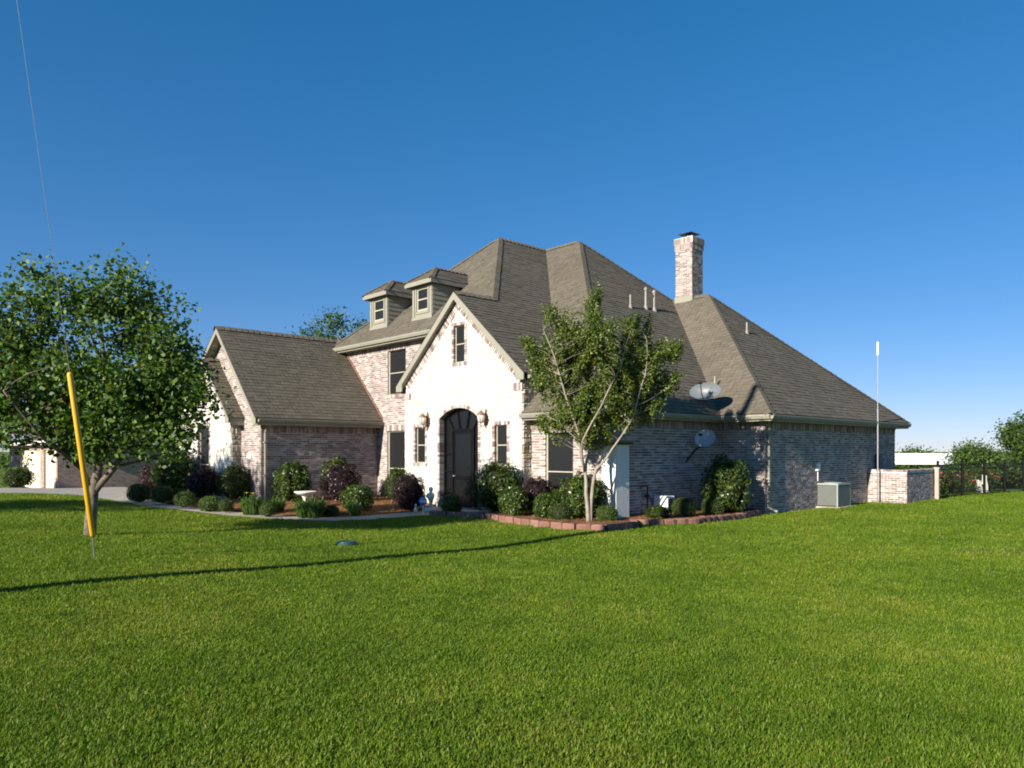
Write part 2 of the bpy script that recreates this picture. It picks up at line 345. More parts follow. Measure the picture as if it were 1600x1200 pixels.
DRIVE = [(-34, 25.2), (-19.4, 26.0), (-17, 26.35), (-15.34, 26.4), (-13.55, 24.68), (-12.95, 25.66), (-15.62, 30.1), (-17.4, 33.5), (-19, 36), (-22.5, 38.6), (-36, 52), (-44, 44)]
sheet('driveway', DRIVE, M['concrete'], lambda x, y: gz(x, y)+0.010, 1.0)
BED_L = [(p[0], p[1]) for p in WALK_IN[1:-1]]+[tuple(HW(7.4, -5.4).xy), tuple(HW(7.4, -5.1).xy), tuple(HW(9.1, -4.3).xy), tuple(HW(11.8, -4.2).xy), tuple(HW(11.9, -8.4).xy), tuple(HW(13.2, -8.6).xy), tuple(HW(18.6, -8.6).xy), tuple(HW(19.2, -9.3).xy)]
def bedl_z(x, y):
    d = min((x-p[0])**2+(y-p[1])**2 for p in WALK_IN)**.5
    return gz(x, y)+0.02+0.13*smooth01((d-.1)/1.6)+0.015*math.sin(x*5)*math.sin(y*4.3)
sheet('mulch_bed', BED_L, M['mulch'], bedl_z, 0.25)
B1 = [(-2.04, 18.6), (-1.6, 18.25), (-1.01, 17.85), (-0.55, 17.45), (0.0, 16.64), (0.68, 15.72), (1.32, 15.22), (1.9, 15.1), (2.35, 15.4), (2.66, 16.1), (2.72, 16.5)]
B2 = [(2.75, 16.36), (3.41, 16.36), (4.05, 16.64), (4.89, 17.5), (5.82, 18.5), (6.5, 19.25)]
BED_1 = [(p[0], p[1]+.06) for p in B1]+[tuple(HW(0.9, -4.4).xy), tuple(HW(1.4, -4.75).xy), tuple(HW(3.8, -4.8).xy), tuple(HW(4.0, -5.1).xy), tuple(HW(5.4, -5.15).xy), tuple(HW(5.5, -6.0).xy)]
BED_2 = [(p[0]+.03, p[1]+.08) for p in B2]+[tuple(HW(0.05, 0.05).xy), tuple(HW(1.42, 0.02).xy), tuple(HW(1.42, -4.5).xy)]
bedr_z = lambda x, y: gz(x, y)+0.10+0.018*math.sin(x*5)*math.sin(y*4.3)
sheet('mulch_bed', BED_1, M['mulch'], bedr_z, 0.2); sheet('mulch_bed', BED_2, M['mulch'], bedr_z, 0.2)

sheet('bare_patch', [(7.9+.95*math.cos(t*.393)*(1+.12*math.sin(3*t)), 11.95+.5*math.sin(t*.393)*(1+.15*math.cos(2*t))) for t in range(16)], M['soil'], lambda x, y: gz(x, y)+.006, .25)
# pine straw lying on the beds
def straw(P, zf, n):
    xs = [p[0] for p in P]; ys = [p[1] for p in P]; V = []; k = 0
    while k < n:
        x = random.uniform(min(xs), max(xs)); y = random.uniform(min(ys), max(ys))
        if not inpoly(x, y, P): continue
        k += 1; z = zf(x, y)+random.uniform(.004, .03); t = random.uniform(0, 6.28); L = random.uniform(.05, .13); w = random.uniform(.003, .006); e = random.uniform(-.02, .025)
        dx, dy = math.cos(t)*L, math.sin(t)*L; nx, ny = -math.sin(t)*w, math.cos(t)*w
        V += [(x-nx, y-ny, z), (x+nx, y+ny, z+.002), (x+dx+nx, y+dy+ny, z+e), (x+dx-nx, y+dy-ny, z+e)]
    V = np.array(V); Fc = np.arange(len(V)).reshape(-1, 4)
    tag(link('pine_straw', npmesh('pine_straw', V, Fc, M['straw'])), kind='stuff')
straw(BED_L, bedl_z, 9000); straw(BED_1, bedr_z, 7000); straw(BED_2, bedr_z, 4000)

# ------------------------------------------------------------------ red edging blocks round the right-hand beds
def block_mesh(i):
    rg = random.Random(i); mb = MB(); L, D, Hh = .29, .17, .155
    n = 3; front = []
    for k in range(n+1): front.append((-L/2+L*k/n, -D/2-.022*math.sin(math.pi*k/n)+rg.uniform(-.008, .008)))
    base = front+[(L/2-.02, D/2), (-L/2+.02, D/2)]
    i0 = 0; m = len(base)
    for z, ins in ((0, 0), (Hh-.02, 0), (Hh, .018)):
        for (x, y) in base: mb.v.append((x*(1-ins*6), y*(1-ins*7), z+rg.uniform(-.004, .004)))
    for lv in range(2):
        for k in range(m):
            j = (k+1) % m; mb.f.append((lv*m+k, lv*m+j, lv*m+m+j, lv*m+m+k)); mb.mi.append(0)
    mb.f.append(tuple(2*m+k for k in range(m))); mb.mi.append(0)
    return mb.mesh('block', M['block'])
BLK = [block_mesh(i) for i in range(4)]
def border(P, label):
    pts = [Vector((*p, 0)) for p in P]; seg = []
    root = empty('bed_border', (P[0][0], P[0][1], gz(*P[0])))
    tag(root, label, 'bed border', 'block borders of the beds')
    acc = 0.0; step = .302; i = 0; pos = 0.15; tot = sum((pts[k+1]-pts[k]).length for k in range(len(pts)-1))
    while pos < tot:
        d = pos; k = 0
        while k < len(pts)-2 and d > (pts[k+1]-pts[k]).length: d -= (pts[k+1]-pts[k]).length; k += 1
        p = pts[k].lerp(pts[k+1], d/(pts[k+1]-pts[k]).length); t = pts[k+1]-pts[k]
        o = link('block', BLK[i % 4], root); z = gz(p.x, p.y)-.015
        o.location = (p.x-P[0][0], p.y-P[0][1], z-gz(*P[0])+random.uniform(-.006, .006)); o.rotation_euler = (random.uniform(-.03, .03), random.uniform(-.03, .03), math.atan2(t.y, t.x)+random.uniform(-.05, .05))
        pos += step; i += 1
border(B1, 'curved red block border round the bed under the pale-barked tree')
border(B2, 'shorter red block border along the shaded brick side wall')

# ------------------------------------------------------------------ house
house = empty('brick_house', (HX, HY, 0), HROT)
tag(house, 'large brick house with white stone gables and brown shingled hip roof', 'house')
class Fr:
    """a wall face: s runs left to right for someone outside, d is outwards"""
    def __init__(s, x, y, sx, sy, z=0): s.x, s.y, s.sx, s.sy, s.z = x, y, sx, sy, z
    def P(s, u, z, d): return (s.x+s.sx*u+s.sy*d, s.y+s.sy*u-s.sx*d, s.z+z)
def front(a_left, b): return Fr(-a_left, b, 1, 0)       # faces -b
def side(a, b_left): return Fr(-a, b_left, 0, 1)        # faces -a
def back(a_left, b): return Fr(-a_left, b, -1, 0)
def leftside(a, b_left): return Fr(-a, b_left, 0, -1)
CH = .0677
def spans(poly, z):
    xs = []
    for i in range(len(poly)):
        (x0, z0), (x1, z1) = poly[i], poly[(i+1) % len(poly)]
        if (z0 > z) != (z1 > z): xs.append(x0+(x1-x0)*(z-z0)/(z1-z0))
    xs.sort(); return [(xs[k], xs[k+1]) for k in range(0, len(xs)-1, 2)]
def cut(sp, holes, z):
    for h in holes:
        hs = h(z) if callable(h) else ((h[0], h[1]) if h[2] <= z <= h[3] else None)
        if hs is None: continue
        out = []
        for a, b in sp:
            if hs[1] <= a or hs[0] >= b: out.append((a, b)); continue
            if hs[0] > a: out.append((a, hs[0]))
            if hs[1] < b: out.append((hs[1], b))
        sp = out
    return sp
def backing(mb, F, poly, holes, z0, z1, thick=.12):
    z = z0; cur = None
    while z < z1-1e-6:
        zz = min(z+CH/2, z1); sp = [tuple(round(q, 4) for q in p) for p in cut(spans(poly, (z+zz)/2), holes, (z+zz)/2)]
        if cur and cur[2] == sp: cur[1] = zz
        else:
            if cur:
                for a, b in cur[2]: mb.fbox(F, a, b, cur[0], cur[1], -thick, 0)
            cur = [z, zz, sp]
        z = zz
    for a, b in cur[2]: mb.fbox(F, a, b, cur[0], cur[1], -thick, 0)
def bricks(mb, F, poly, holes, z0, z1, soldier=None):
    k = 0; z = z0
    while z < z1-.02:
        h = CH-.013; zm = z+h/2
        top = None
        if soldier and soldier[0] <= zm <= soldier[1]: z = soldier[1]; continue
        for a, b in cut(spans(poly, zm), holes, zm):
            L = .203; off = (k % 2)*L/2; s = math.floor((a-off)/L)*L+off
            while s < b:
                s0, s1 = max(s, a), min(s+L-.013, b)
                if s1-s0 > .025: mb.fbox(F, s0, s1, z, z+h, -.01, random.uniform(.006, .013))
                s += L
        z += CH; k += 1
    if soldier:
        zm = (soldier[0]+soldier[1])/2
        for a, b in cut(spans(poly, zm), holes, zm):
            s = a
            while s < b-.03:
                mb.fbox(F, s+.004, min(s+CH-.005, b), soldier[0]+.004, soldier[1]-.006, -.01, random.uniform(.010, .016)); s += CH
def brick_wall(F, poly, holes=(), z0=0, z1=None, soldier=None, label=None):
    z1 = z1 or max(p[1] for p in poly)
    mb = MB(); backing(mb, F, poly, holes, z0-.15, z1)
    w = mb.obj('wall', M['mortar'], house)
    mb = MB(); bricks(mb, F, poly, holes, z0-.1, z1, soldier)
    tag(mb.obj('brick_courses', M['brick'], w), kind='stuff')
    return w
# stone blocks: four unit meshes, scaled to each stone
def stone_mesh(i, mat, rough=.35):
    rg = random.Random(50+i); mb = MB(); g = lambda: rg.uniform(-.03, .03)
    o = [(0, 0), (1, 0), (1, 1), (0, 1)]
    r0 = [(x, .0, z) for x, z in o]
    r1 = [(x+(.5-x)*.03+g()*.3, -.62, z+(.5-z)*.03+g()*.3) for x, z in o]
    fr = []
    for zz in (.13, .5, .87):
        for xx in (.08, .5, .92): fr.append((xx+g(), -.8-rough*rg.random()*.8, zz+g()))
    mb.v = r0+r1+fr
    for k in range(4): mb.f.append((k, (k+1) % 4, 4+(k+1) % 4, 4+k))
    q = lambda r, c: 8+r*3+c
    for r in range(2):
        for c in range(2): mb.f.append((q(r, c), q(r, c+1), q(r+1, c+1), q(r+1, c)))
    mb.f += [(4, 5, q(0, 2), q(0, 1), q(0, 0)), (5, 6, q(2, 2), q(1, 2), q(0, 2)), (6, 7, q(2, 0), q(2, 1), q(2, 2)), (7, 4, q(0, 0), q(1, 0), q(2, 0))]
    mb.mi = [0]*len(mb.f)
    return mb.mesh('stone_block', mat)
ST = [stone_mesh(i, M['stone']) for i in range(6)]; FS = [stone_mesh(i+20, M['fieldstone'], .8) for i in range(6)]
def stone_wall(F, poly, holes, hs, lens, meshes, mort, depth=.03, z0=0, seed=1, gap=.008):
    rg = random.Random(seed); mb = MB(); z1 = max(p[1] for p in poly); backing(mb, F, poly, holes, z0-.1, z1)
    w = mb.obj('wall', mort, house)
    rot = math.atan2(F.sy, F.sx); z = z0-.05; n = 0
    while z < z1-.05:
        h = min(rg.choice(hs), z1-z)
        sp = None
        for zz in (z+.01, z+h/2, z+h-.01):
            c = cut(spans(poly, zz), holes, zz)
            if sp is None: sp = c
            else: sp = [(max(a, p), min(b, q)) for a, b in sp for p, q in c if min(b, q)-max(a, p) > .03]
        for a, b in sp:
            s = a
            while s < b-.03:
                L = rg.choice(lens)*rg.uniform(.85, 1.15)
                if b-s-L < .12: L = b-s
                split = h > .22 and rg.random() < .35
                for zz, hh in (((z, h*.5), (z+h*.5, h*.5)) if split else ((z, h),)):
                    o = link('stone_block', rg.choice(meshes), w); n += 1
                    o.location = F.P(s+gap/2, zz+gap/2, -.002); o.rotation_euler = (0, 0, rot); o.scale = (L-gap, depth*rg.uniform(.8, 1.3), hh-gap)
                s += L
        z += h
    return w
def surround(F, rects, d0=-.11, d1=.02, arch=None):
    """brick edging round openings"""
    mb = MB()
    for s0, s1, z0, z1 in rects:
        w = .095; z = z0
        while z < z1-.01:
            h = min(CH-.009, z1-z)
            for q0, q1 in ((s0-w+random.uniform(-.006, .006), s0), (s1, s1+w+random.uniform(-.006, .006))): mb.fbox(F, q0, q1, z, z+h, d0, d1+random.uniform(-.004, .004))
            z += CH
        s = s0-w
        while s < s1+w-.02:
            for zz in ((z1, z1+w), (z0-w, z0)): mb.fbox(F, s+.004, min(s+CH-.005, s1+w), zz[0]+.003, zz[1]+random.uniform(-.004, .004), d0, d1+random.uniform(-.004, .006))
            s += CH
    return mb
def window(F, s0, s1, z0, z1, rail, d=-.085, parent=None, fw=.035):
    """frame > pane, meeting rail"""
    par = parent or house
    mb = MB()
    for a in ((s0, s0+fw, z0, z1), (s1-fw, s1, z0, z1), (s0+fw, s1-fw, z1-fw, z1), (s0+fw, s1-fw, z0, z0+fw)): mb.fbox(F, *a, d-.03, d+.022)
    fo = mb.obj('window', M['frame'], par)
    mb = MB(); mb.fbox(F, s0+fw, s1-fw, rail-.014, rail+.014, d-.028, d+.014); r = mb.obj('meeting_rail', M['frame'], fo)
    for zz in ((z0+fw, rail-.014), (rail+.014, z1-fw)):
        mb = MB(); mb.fbox(F, s0+fw, s1-fw, zz[0], zz[1], d-.03, d-.002); mb.obj('pane', M['screen'], fo)
    return fo

# --- wall layout (a, b in metres from the right-hand corner)
SO = 2.44                                                # soffit height
# wing right wall
brick_wall(side(0, 0), [(0, -.15), (9.15, -.15), (9.15, SO), (0, SO)], soldier=(SO-.21, SO))
brick_wall(front(1.4, 0), [(0, -.15), (1.4, -.15), (1.4, SO), (0, SO)], soldier=(SO-.21, SO))
brick_wall(side(1.4, -4.85), [(0, -.15), (4.85, -.15), (4.85, SO), (0, SO)], soldier=(SO-.21, SO))
# right-hand room front with its window
Fw = front(3.85, -4.85); wr = (3.85-3.34, 3.85-2.39, .42, 2.13)
brick_wall(Fw, [(0, -.15), (2.45, -.15), (2.45, SO), (0, SO)], [wr], soldier=(2.14, 2.35))
mb = surround(Fw, [], arch=None)
window(Fw, wr[0], wr[1], wr[2], wr[3], 1.14)
# entry gable
GZ0, GZ1, GP = 3.62, 6.08, .879
Fg = front(9.0, -5.16)
gp_poly = [(0, -.1), (5.15, -.1), (5.15, 3.62), (2.6, 5.86), (0, 3.62)]
win_u = (9.0-6.62, 9.0-6.14, 4.13, 5.16); win_l = (9.0-8.46, 9.0-7.96, 1.30, 2.36); win_r = (9.0-4.89, 9.0-4.41, 1.30, 2.34)
DS0, DS1 = 9.0-7.27, 9.0-5.56; DC = (DS0+DS1)/2; DWd = (DS1-DS0)/2; SPR, RISE = 2.58, .28
RC = (DWd**2+RISE**2)/(2*RISE)                           # arch circle
def arch_top(s, grow=0): 
    return SPR+RISE-RC+math.sqrt(max(0, (RC+grow)**2-(s-DC)**2))
def arch_hole(g):
    def f(z):
        if z < SPR: return (DS0-g, DS1+g)
        q = (RC+g)**2-(z-(SPR+RISE-RC))**2
        if q <= 0 or z > SPR+RISE+g: return None
        w = math.sqrt(q); return (max(DS0-g, DC-w), min(DS1+g, DC+w))
    return f
def grow(r, g=.095): return (r[0]-g, r[1]+g, r[2]-g, r[3]+g)
gw = stone_wall(Fg, gp_poly, [grow(win_u), grow(win_l), grow(win_r), arch_hole(.095)], [.16, .2, .26, .30], [.3, .42, .55, .7], ST, M['whitemortar'], .028, 0, 3)
mb = surround(Fg, [win_u, win_l, win_r])
z = 0
while z < SPR:
    for q0, q1 in ((DS0-.095, DS0), (DS1, DS1+.095)): mb.fbox(Fg, q0, q1, z, z+CH-.009, -.2, .02+random.uniform(-.004, .004))
    z += CH
th0 = math.asin(DWd/RC); nb = int(2*th0*RC/CH)
for k in range(nb+2):
    t0 = -th0*1.04+2*th0*1.04*(k+.06)/(nb+2); t1 = -th0*1.04+2*th0*1.04*(k+.92)/(nb+2); cz = SPR+RISE-RC
    pts = [Fg.P(DC+r*math.sin(t), cz+r*math.cos(t), .022) for r, t in ((RC, t0), (RC, t1), (RC+.1, t1), (RC+.1, t0))]
    mb.prism(pts, Vector(Fg.P(0, 0, -.2))-Vector(Fg.P(0, 0, .022)))
# brick border along the rakes, with corbels at the eaves
for sgn in (-1, 1):
    nb = 46
    for k in range(nb):
        t = k/nb; s = 2.6+sgn*(.06+t*2.5); zt = 5.86-(.06+t*2.5)*.879
        if sgn < 0 and s < .02 or s > 5.13: continue
        ang = math.atan2(.879, 1)
        ux, uz = math.cos(ang)*sgn, -math.sin(ang); nx, nz = -math.sin(ang)*sgn, -math.cos(ang)
        w = .05; h0, h1 = -.02, .20
        pts = [Fg.P(s+ux*p+nx*q, zt+uz*p+nz*q, .045+random.uniform(-.004, .004)) for p, q in ((-.024, h0), (.024, h0), (.024, h1), (-.024, h1))]
        mb.prism(pts, Vector(Fg.P(0, 0, 0))-Vector(Fg.P(0, 0, .06)))
for s0, s1 in ((.0, .3), (4.85, 5.15)):
    s = s0
    while s < s1-.02: mb.fbox(Fg, s+.004, s+CH-.005, 3.20, 3.40, -.01, .045); s += CH
tag(mb.obj('brick_trim', M['trimbrick'], house), kind='stuff')
for r, rl in ((win_u, 4.65), (win_l, 1.83), (win_r, 1.81)): window(Fg, r[0], r[1], r[2], r[3], rl, fw=.028)
stone_wall(side(3.85, -5.16), [(0, -.1), (1.1, -.1), (1.1, 3.5), (0, 3.5)], [], [.13, .17, .22], [.14, .2, .3], FS, M['mortar'], .035, 0, 9, .012)
brick_wall(leftside(9.0, -4.3), [(0, 0), (.86, 0), (.86, 3.6), (0, 3.6)])
# tall brick front beside the entry gable, carried up over the garage roof
Fb = front(14.2, -4.35); wu = (14.2-11.17, 14.2-10.12, 3.52, 5.02); wl = (14.2-11.2, 14.2-10.05, .32, 2.32)
brick_wall(Fb, [(0, 0), (5.25, 0), (5.25, 5.18), (0, 5.18)], [wu, wl], soldier=(4.98, 5.18))
window(Fb, *wu, 4.24); window(Fb, *wl, 1.08)
mb = MB()
for w in (wu, wl):
    s = w[0]-.05
    while s < w[1]+.05:
        mb.fbox(Fb, s+.004, s+CH-.005, w[2]-.10, w[2]-.005, -.1, .03); 
        if w is wl: mb.fbox(Fb, s+.004, s+CH-.005, w[3]+.004, w[3]+.2, -.02, .017)
        s += CH
s = wr[0]-.05
while s < wr[1]+.05: mb.fbox(Fw, s+.004, s+CH-.005, wr[2]-.10, wr[2]-.005, -.1, .03); s += CH
tag(mb.obj('brick_trim', M['trimbrick'], house), kind='stuff')
# garage wing
brick_wall(side(11.79, -8.47), [(0, -.15), (4.12, -.15), (4.12, SO), (0, SO)], soldier=(SO-.21, SO))
brick_wall(front(18.2, -8.47), [(0, 0), (6.41, 0), (6.41, 2.5), (6.41-2.63, 5.45), (0, 2.75)], [])
Fs = front(18.3, -8.78); ws = (2.3, 3.28, .55, 2.49)
stone_wall(Fs, [(0, -.1), (5.07, -.1), (5.07, 2.55), (3.26, 4.5), (0, 2.72)], [grow(ws)], [.16, .2, .26, .30], [.3, .42, .55, .7], ST, M['whitemortar'], .028, 0, 5)
mb = surround(Fs, [ws])
s = 4.8
while s < 5.05: mb.fbox(Fs, s+.004, s+CH-.005, 2.22, 2.42, -.01, .03); s += CH
tag(mb.obj('brick_trim', M['trimbrick'], house), kind='stuff')
window(Fs, *ws, 1.2, fw=.035)
stone_wall(side(13.23, -8.78), [(0, -.1), (.31, -.1), (.31, 2.45), (0, 2.45)], [], [.13, .17, .22], [.12, .16, .3], FS, M['mortar'], .03, 0, 19, .012)
# plain rear and left walls
mb = MB()
for F, poly in ((back(0, 9.15), [(0, -.3), (14.2, -.3), (14.2, SO), (0, SO)]), (leftside(14.2, 9.15), [(0, -.3), (13.5, -.3), (13.5, 5.18), (2.9, 5.18), (0, 2.5)]), (leftside(18.2, -3.0), [(0, -.3), (5.5, -.3), (5.5, 2.6), (0, 2.6)]), (back(14.2, -3.0), [(0, -.3), (4.0, -.3), (4.0, 2.7), (.3, 5.4), (0, 5.4)])):
    mb.prism([F.P(s, z, 0) for s, z in poly], Vector(F.P(0, 0, -.1))-Vector(F.P(0, 0, 0)))
mb.obj('wall', M['farbrick'], house)

# --- white stucco buttress at the corner of the right-hand room
mb = MB(); mb.hull8([HL(1.46, -4.90, -.1), HL(1.03, -4.90, -.1), HL(1.03, -4.42, -.1), HL(1.39, -4.42, -.1), HL(1.46, -4.90, 1.80), HL(1.03, -4.90, 1.80), HL(1.03, -4.42, 1.80), HL(1.39, -4.42, 1.80)])
bt = mb.obj('buttress', M['stucco'], house)
mb = MB(); mb.box(-1.50, -.97, -4.97, -4.36, 1.80, 1.86); mb.obj('capping', M['roofbase'], bt)

# --- front door
mb = MB(); P = Fg.P; dd = -.19
def archpoly(inset, z0, d, n=14):
    r = RC-inset; w = DWd-inset; cz = SPR+RISE-RC
    t = math.asin(w/r); pts = [P(DC-w, z0, d), P(DC+w, z0, d)]
    return pts+[P(DC+r*math.sin(t-2*t*k/n), cz+r*math.cos(t-2*t*k/n), d) for k in range(n+1)]
inv = Vector(P(0, 0, -.04))-Vector(P(0, 0, 0))
mb.prism(archpoly(0, 0, dd-.02), inv)
door = mb.obj('door', M['iron'], house)
LS0, LS1, LZ = DC-.42, DC+.42, 2.22
mb = MB()                                                # raised iron bars of the frame
for a in ((DS0, DS0+.06, 0, SPR), (DS1-.06, DS1, 0, SPR), (LS0-.07, LS0, 0, LZ+.07), (LS1, LS1+.07, 0, LZ+.07), (LS0, LS1, LZ, LZ+.07)): mb.fbox(Fg, *a, dd-.02, dd+.05)
for z in (.55, 1.05, 1.55):
    for q in ((DS0+.06, LS0-.07), (LS1+.07, DS1-.06)): mb.fbox(Fg, *q, z, z+.045, dd-.02, dd+.035)
def bar(p, q, w):
    p, q = Vector((p[0], p[1])), Vector((q[0], q[1])); t = (q-p).normalized(); n = Vector((-t.y, t.x))*w/2
    mb.prism([P(x.x, x.y, dd+.04) for x in (p+n, q+n, q-n, p-n)], Vector(P(0, 0, -.06))-Vector(P(0, 0, 0)))
for sx, ex in ((LS0-.02, DS0+.16), (DC-.15, DC-.26), (DC+.15, DC+.26), (LS1+.02, DS1-.16)):
    bar((sx, LZ+.05), (ex, arch_top(ex)-.04), .05)
cz = SPR+RISE-RC
for k in range(14):
    t = -th0+2*th0*k/14; t2 = -th0+2*th0*(k+1)/14
    bar((DC+(RC-.03)*math.sin(t), cz+(RC-.03)*math.cos(t)), (DC+(RC-.03)*math.sin(t2), cz+(RC-.03)*math.cos(t2)), .06)
mb.obj('door_frame', M['iron'], door)
mb = MB(); mb.prism(archpoly(.06, .04, dd-.005), Vector(P(0, 0, -.012))-Vector(P(0, 0, 0))); mb.obj('side_light', M['doorglass'], door)
mb = MB(); mb.fbox(Fg, LS0, LS1, .02, LZ, dd-.01, dd+.02)
lf = mb.obj('door_leaf', M['iron'], door)
mb = MB()
for a in ((LS0+.09, LS1-.09, .95, LZ-.09), (LS0+.09, LS1-.09, .14, .84)): mb.fbox(Fg, *a, dd+.02, dd+.026)
mb.obj('door_pane', M['doorglass'], door)
mb = MB(); q = Vector(P(LS0+.045, .95, dd+.02)); n = Vector(P(0, 0, 1))-Vector(P(0, 0, 0))
mb.tube([q, q+n*.05, q+n*.06+Vector((.10, 0, 0))], .012, 8); mb.lathe([(.0, -.02), (.028, -.012), (.028, .012), (.0, .02)], 10, tuple(q+n*.05)); mb.obj('door_handle', M['galv'], door)
mb = MB(); mb.box(-7.75, -5.05, -5.95, -5.16, -.1, .055); mb.box(-7.3, -5.55, -5.2, -4.9, -.1, .075)
mb.obj('doorstep', M['concrete'], house, bevel=.012)

# ------------------------------------------------------------------ roofs
def inter(p1, p2, p3):
    A = np.array([[p[1], p[2], -1] for p in (p1, p2, p3)], float); y = np.array([-p[0] for p in (p1, p2, p3)], float)
    return np.linalg.solve(A, y)
# planes z = c + pa*a + pb*b
def pl(c, pa, pb, a0=0, b0=0): return (c-pa*a0-pb*b0, pa, pb)
FU = pl(5.35, 0, .905, b0=-4.7); PR = pl(3.62, .879, 0, 3.6); GL = pl(3.62, -.879, 0, 9.2); BF = pl(2.62, 0, .918, b0=-5.2); BR = pl(2.62, .918, 0, 1.1)
WF = pl(2.62, 0, .925, b0=-.35); WR = pl(2.62, .925, 0, -.35); BB = pl(2.62, 0, -.918, b0=9.46); UL = pl(5.35, -.905, 0, 14.5)
zat = lambda p, a, b: p[0]+p[1]*a+p[2]*b
pt = lambda p, a, b: (a, b, zat(p, a, b))
ZR = 9.35
A_ = (3.6+(ZR-3.62)/.879, -4.7+(ZR-5.35)/.905, ZR)
bB = -5.2+(ZR-2.62)/.918; aB = 1.1+(ZR-2.62)/.918
B_ = (aB, bB, ZR); J_ = (A_[0], bB, ZR)
C_ = (6.4, -4.7+(6.08-5.35)/.905, 6.08)
PV = (3.6, -5.2+(3.62-2.62)/.918, 3.62)
C2 = tuple(inter(WF, WR, BB)); D2 = tuple(inter(WF, BR, BB)); V2 = (1.1, -.35, 2.62)
aUL = 14.5-(ZR-5.35)/.905
K_ = (aUL, bB, ZR) if aUL > A_[0] else (A_[0], bB, ZR)
bb535 = 9.46-(5.35-2.62)/.918
ROOFS = [
 ('upper_front', [(14.5, -4.7, 5.35), (7.232, -4.7, 5.35), C_, A_]),
 ('right_main', [(3.6, -5.36, 3.62), PV, J_, A_, C_, (6.4, -5.36, 6.08)]),
 ('gable_left', [(9.2, -5.36, 3.62), (6.4, -5.36, 6.08), C_, (7.232, -4.7, 5.35), (9.2, -4.2, 3.62)]),
 ('room_front', [(3.86, -5.2, 2.62), (1.1, -5.2, 2.62), B_, J_, PV, (3.86, -4.09, 3.64)]),
 ('room_right', [(1.1, -5.2, 2.62), V2, D2, B_]),
 ('wing_front', [V2, (-.35, -.35, 2.62), C2, D2]),
 ('wing_right', [(-.35, -.35, 2.62), (-.35, 9.46, 2.62), C2]),
 ('rear', [(-.35, 9.46, 2.62), (14.5, 9.46, 2.62), (14.5, bb535, 5.35), K_, B_, D2, C2]),
 ('upper_left', [(14.5, bb535, 5.35), (14.5, -4.7, 5.35), A_, K_]),
 ('garage_right', [(11.44, -8.80, 2.65), (11.44, -4.36, 2.65), (14.42, -4.36, 5.69), (14.42, -8.80, 5.69)]),
 ('garage_left', [(18.6, -3.0, 2.65), (18.6, -8.80, 2.65), (14.42, -8.80, 5.69), (14.42, -3.0, 5.69)]),
 ('garage_back', [(14.42, -4.36, 5.69), (11.44, -4.36, 2.65), (11.44, -4.30, 2.65), (14.42, -4.30, 5.69)]),
 ('porch_right', [(12.94, -9.0, 2.69), (12.94, -8.46, 2.69), (15.04, -8.46, 4.70), (15.04, -9.0, 4.70)]),
 ('porch_left', [(18.62, -8.46, 2.69), (18.62, -9.0, 2.69), (15.04, -9.0, 4.70), (15.04, -8.46, 4.70)]),
]
def shingle_plane(mb, base, poly, exp=.143, tab=.31, lift=.014, thick=.035):
    pts = [Vector(HL(*p)) for p in poly]
    n = Vector((0, 0, 0))
    for i in range(len(pts)):
        p, q = pts[i], pts[(i+1) % len(pts)]; n += Vector(((p.y-q.y)*(p.z+q.z), (p.z-q.z)*(p.x+q.x), (p.x-q.x)*(p.y+q.y)))
    n.normalize()
    if n.z < 0: n = -n
    S = Vector((0, 0, 1)).cross(n).normalized(); T = n.cross(S); o = pts[0]
    if base is not None: base.prism([tuple(p) for p in pts], tuple(-n*thick))
    p2 = [((p-o).dot(S), (p-o).dot(T)) for p in pts]
    t0 = min(p[1] for p in p2); t1 = max(p[1] for p in p2)
    def W(s, t, h): return tuple(o+S*s+T*t+n*h)
    k = 0; t = t0
    while t < t1-.01:
        tb, tt = t, min(t+exp+.02, t1); e = 1e-4
        lo = spans(p2, tb+e); hi = spans(p2, tt-e)
        if not lo and not hi: t += exp; k += 1; continue
        if len(lo) != len(hi) or len(lo) != 1:
            mid = spans(p2, (tb+tt)/2); lo = hi = mid
        for (a0, b0), (a1, b1) in zip(lo, hi):
            s = math.floor((min(a0, a1)-(k*.137) % tab)/tab)*tab+(k*.137) % tab
            while s < max(b0, b1):
                w = tab*random.choice((.5, .5, 1.0)); e0, e1 = s, s+w-.006
                L0, R0 = min(max(e0, a0), b0), min(max(e1, a0), b0); L1, R1 = min(max(e0, a1), b1), min(max(e1, a1), b1)
                if R0-L0 > .01 or R1-L1 > .01:
                    h = lift+random.uniform(-.004, .010); j = random.uniform(-.012, .004) if k else 0
                    i = len(mb.v)
                    mb.v += [W(L0, tb+j, h), W(R0, tb+j, h), W(R1, tt, .004), W(L1, tt, .004), W(L0, tb+j, 0), W(R0, tb+j, 0)]
                    mb.f += [(i, i+1, i+2, i+3), (i+4, i+5, i+1, i)]; mb.mi += [0, 0]
                s += w
        t += exp; k += 1
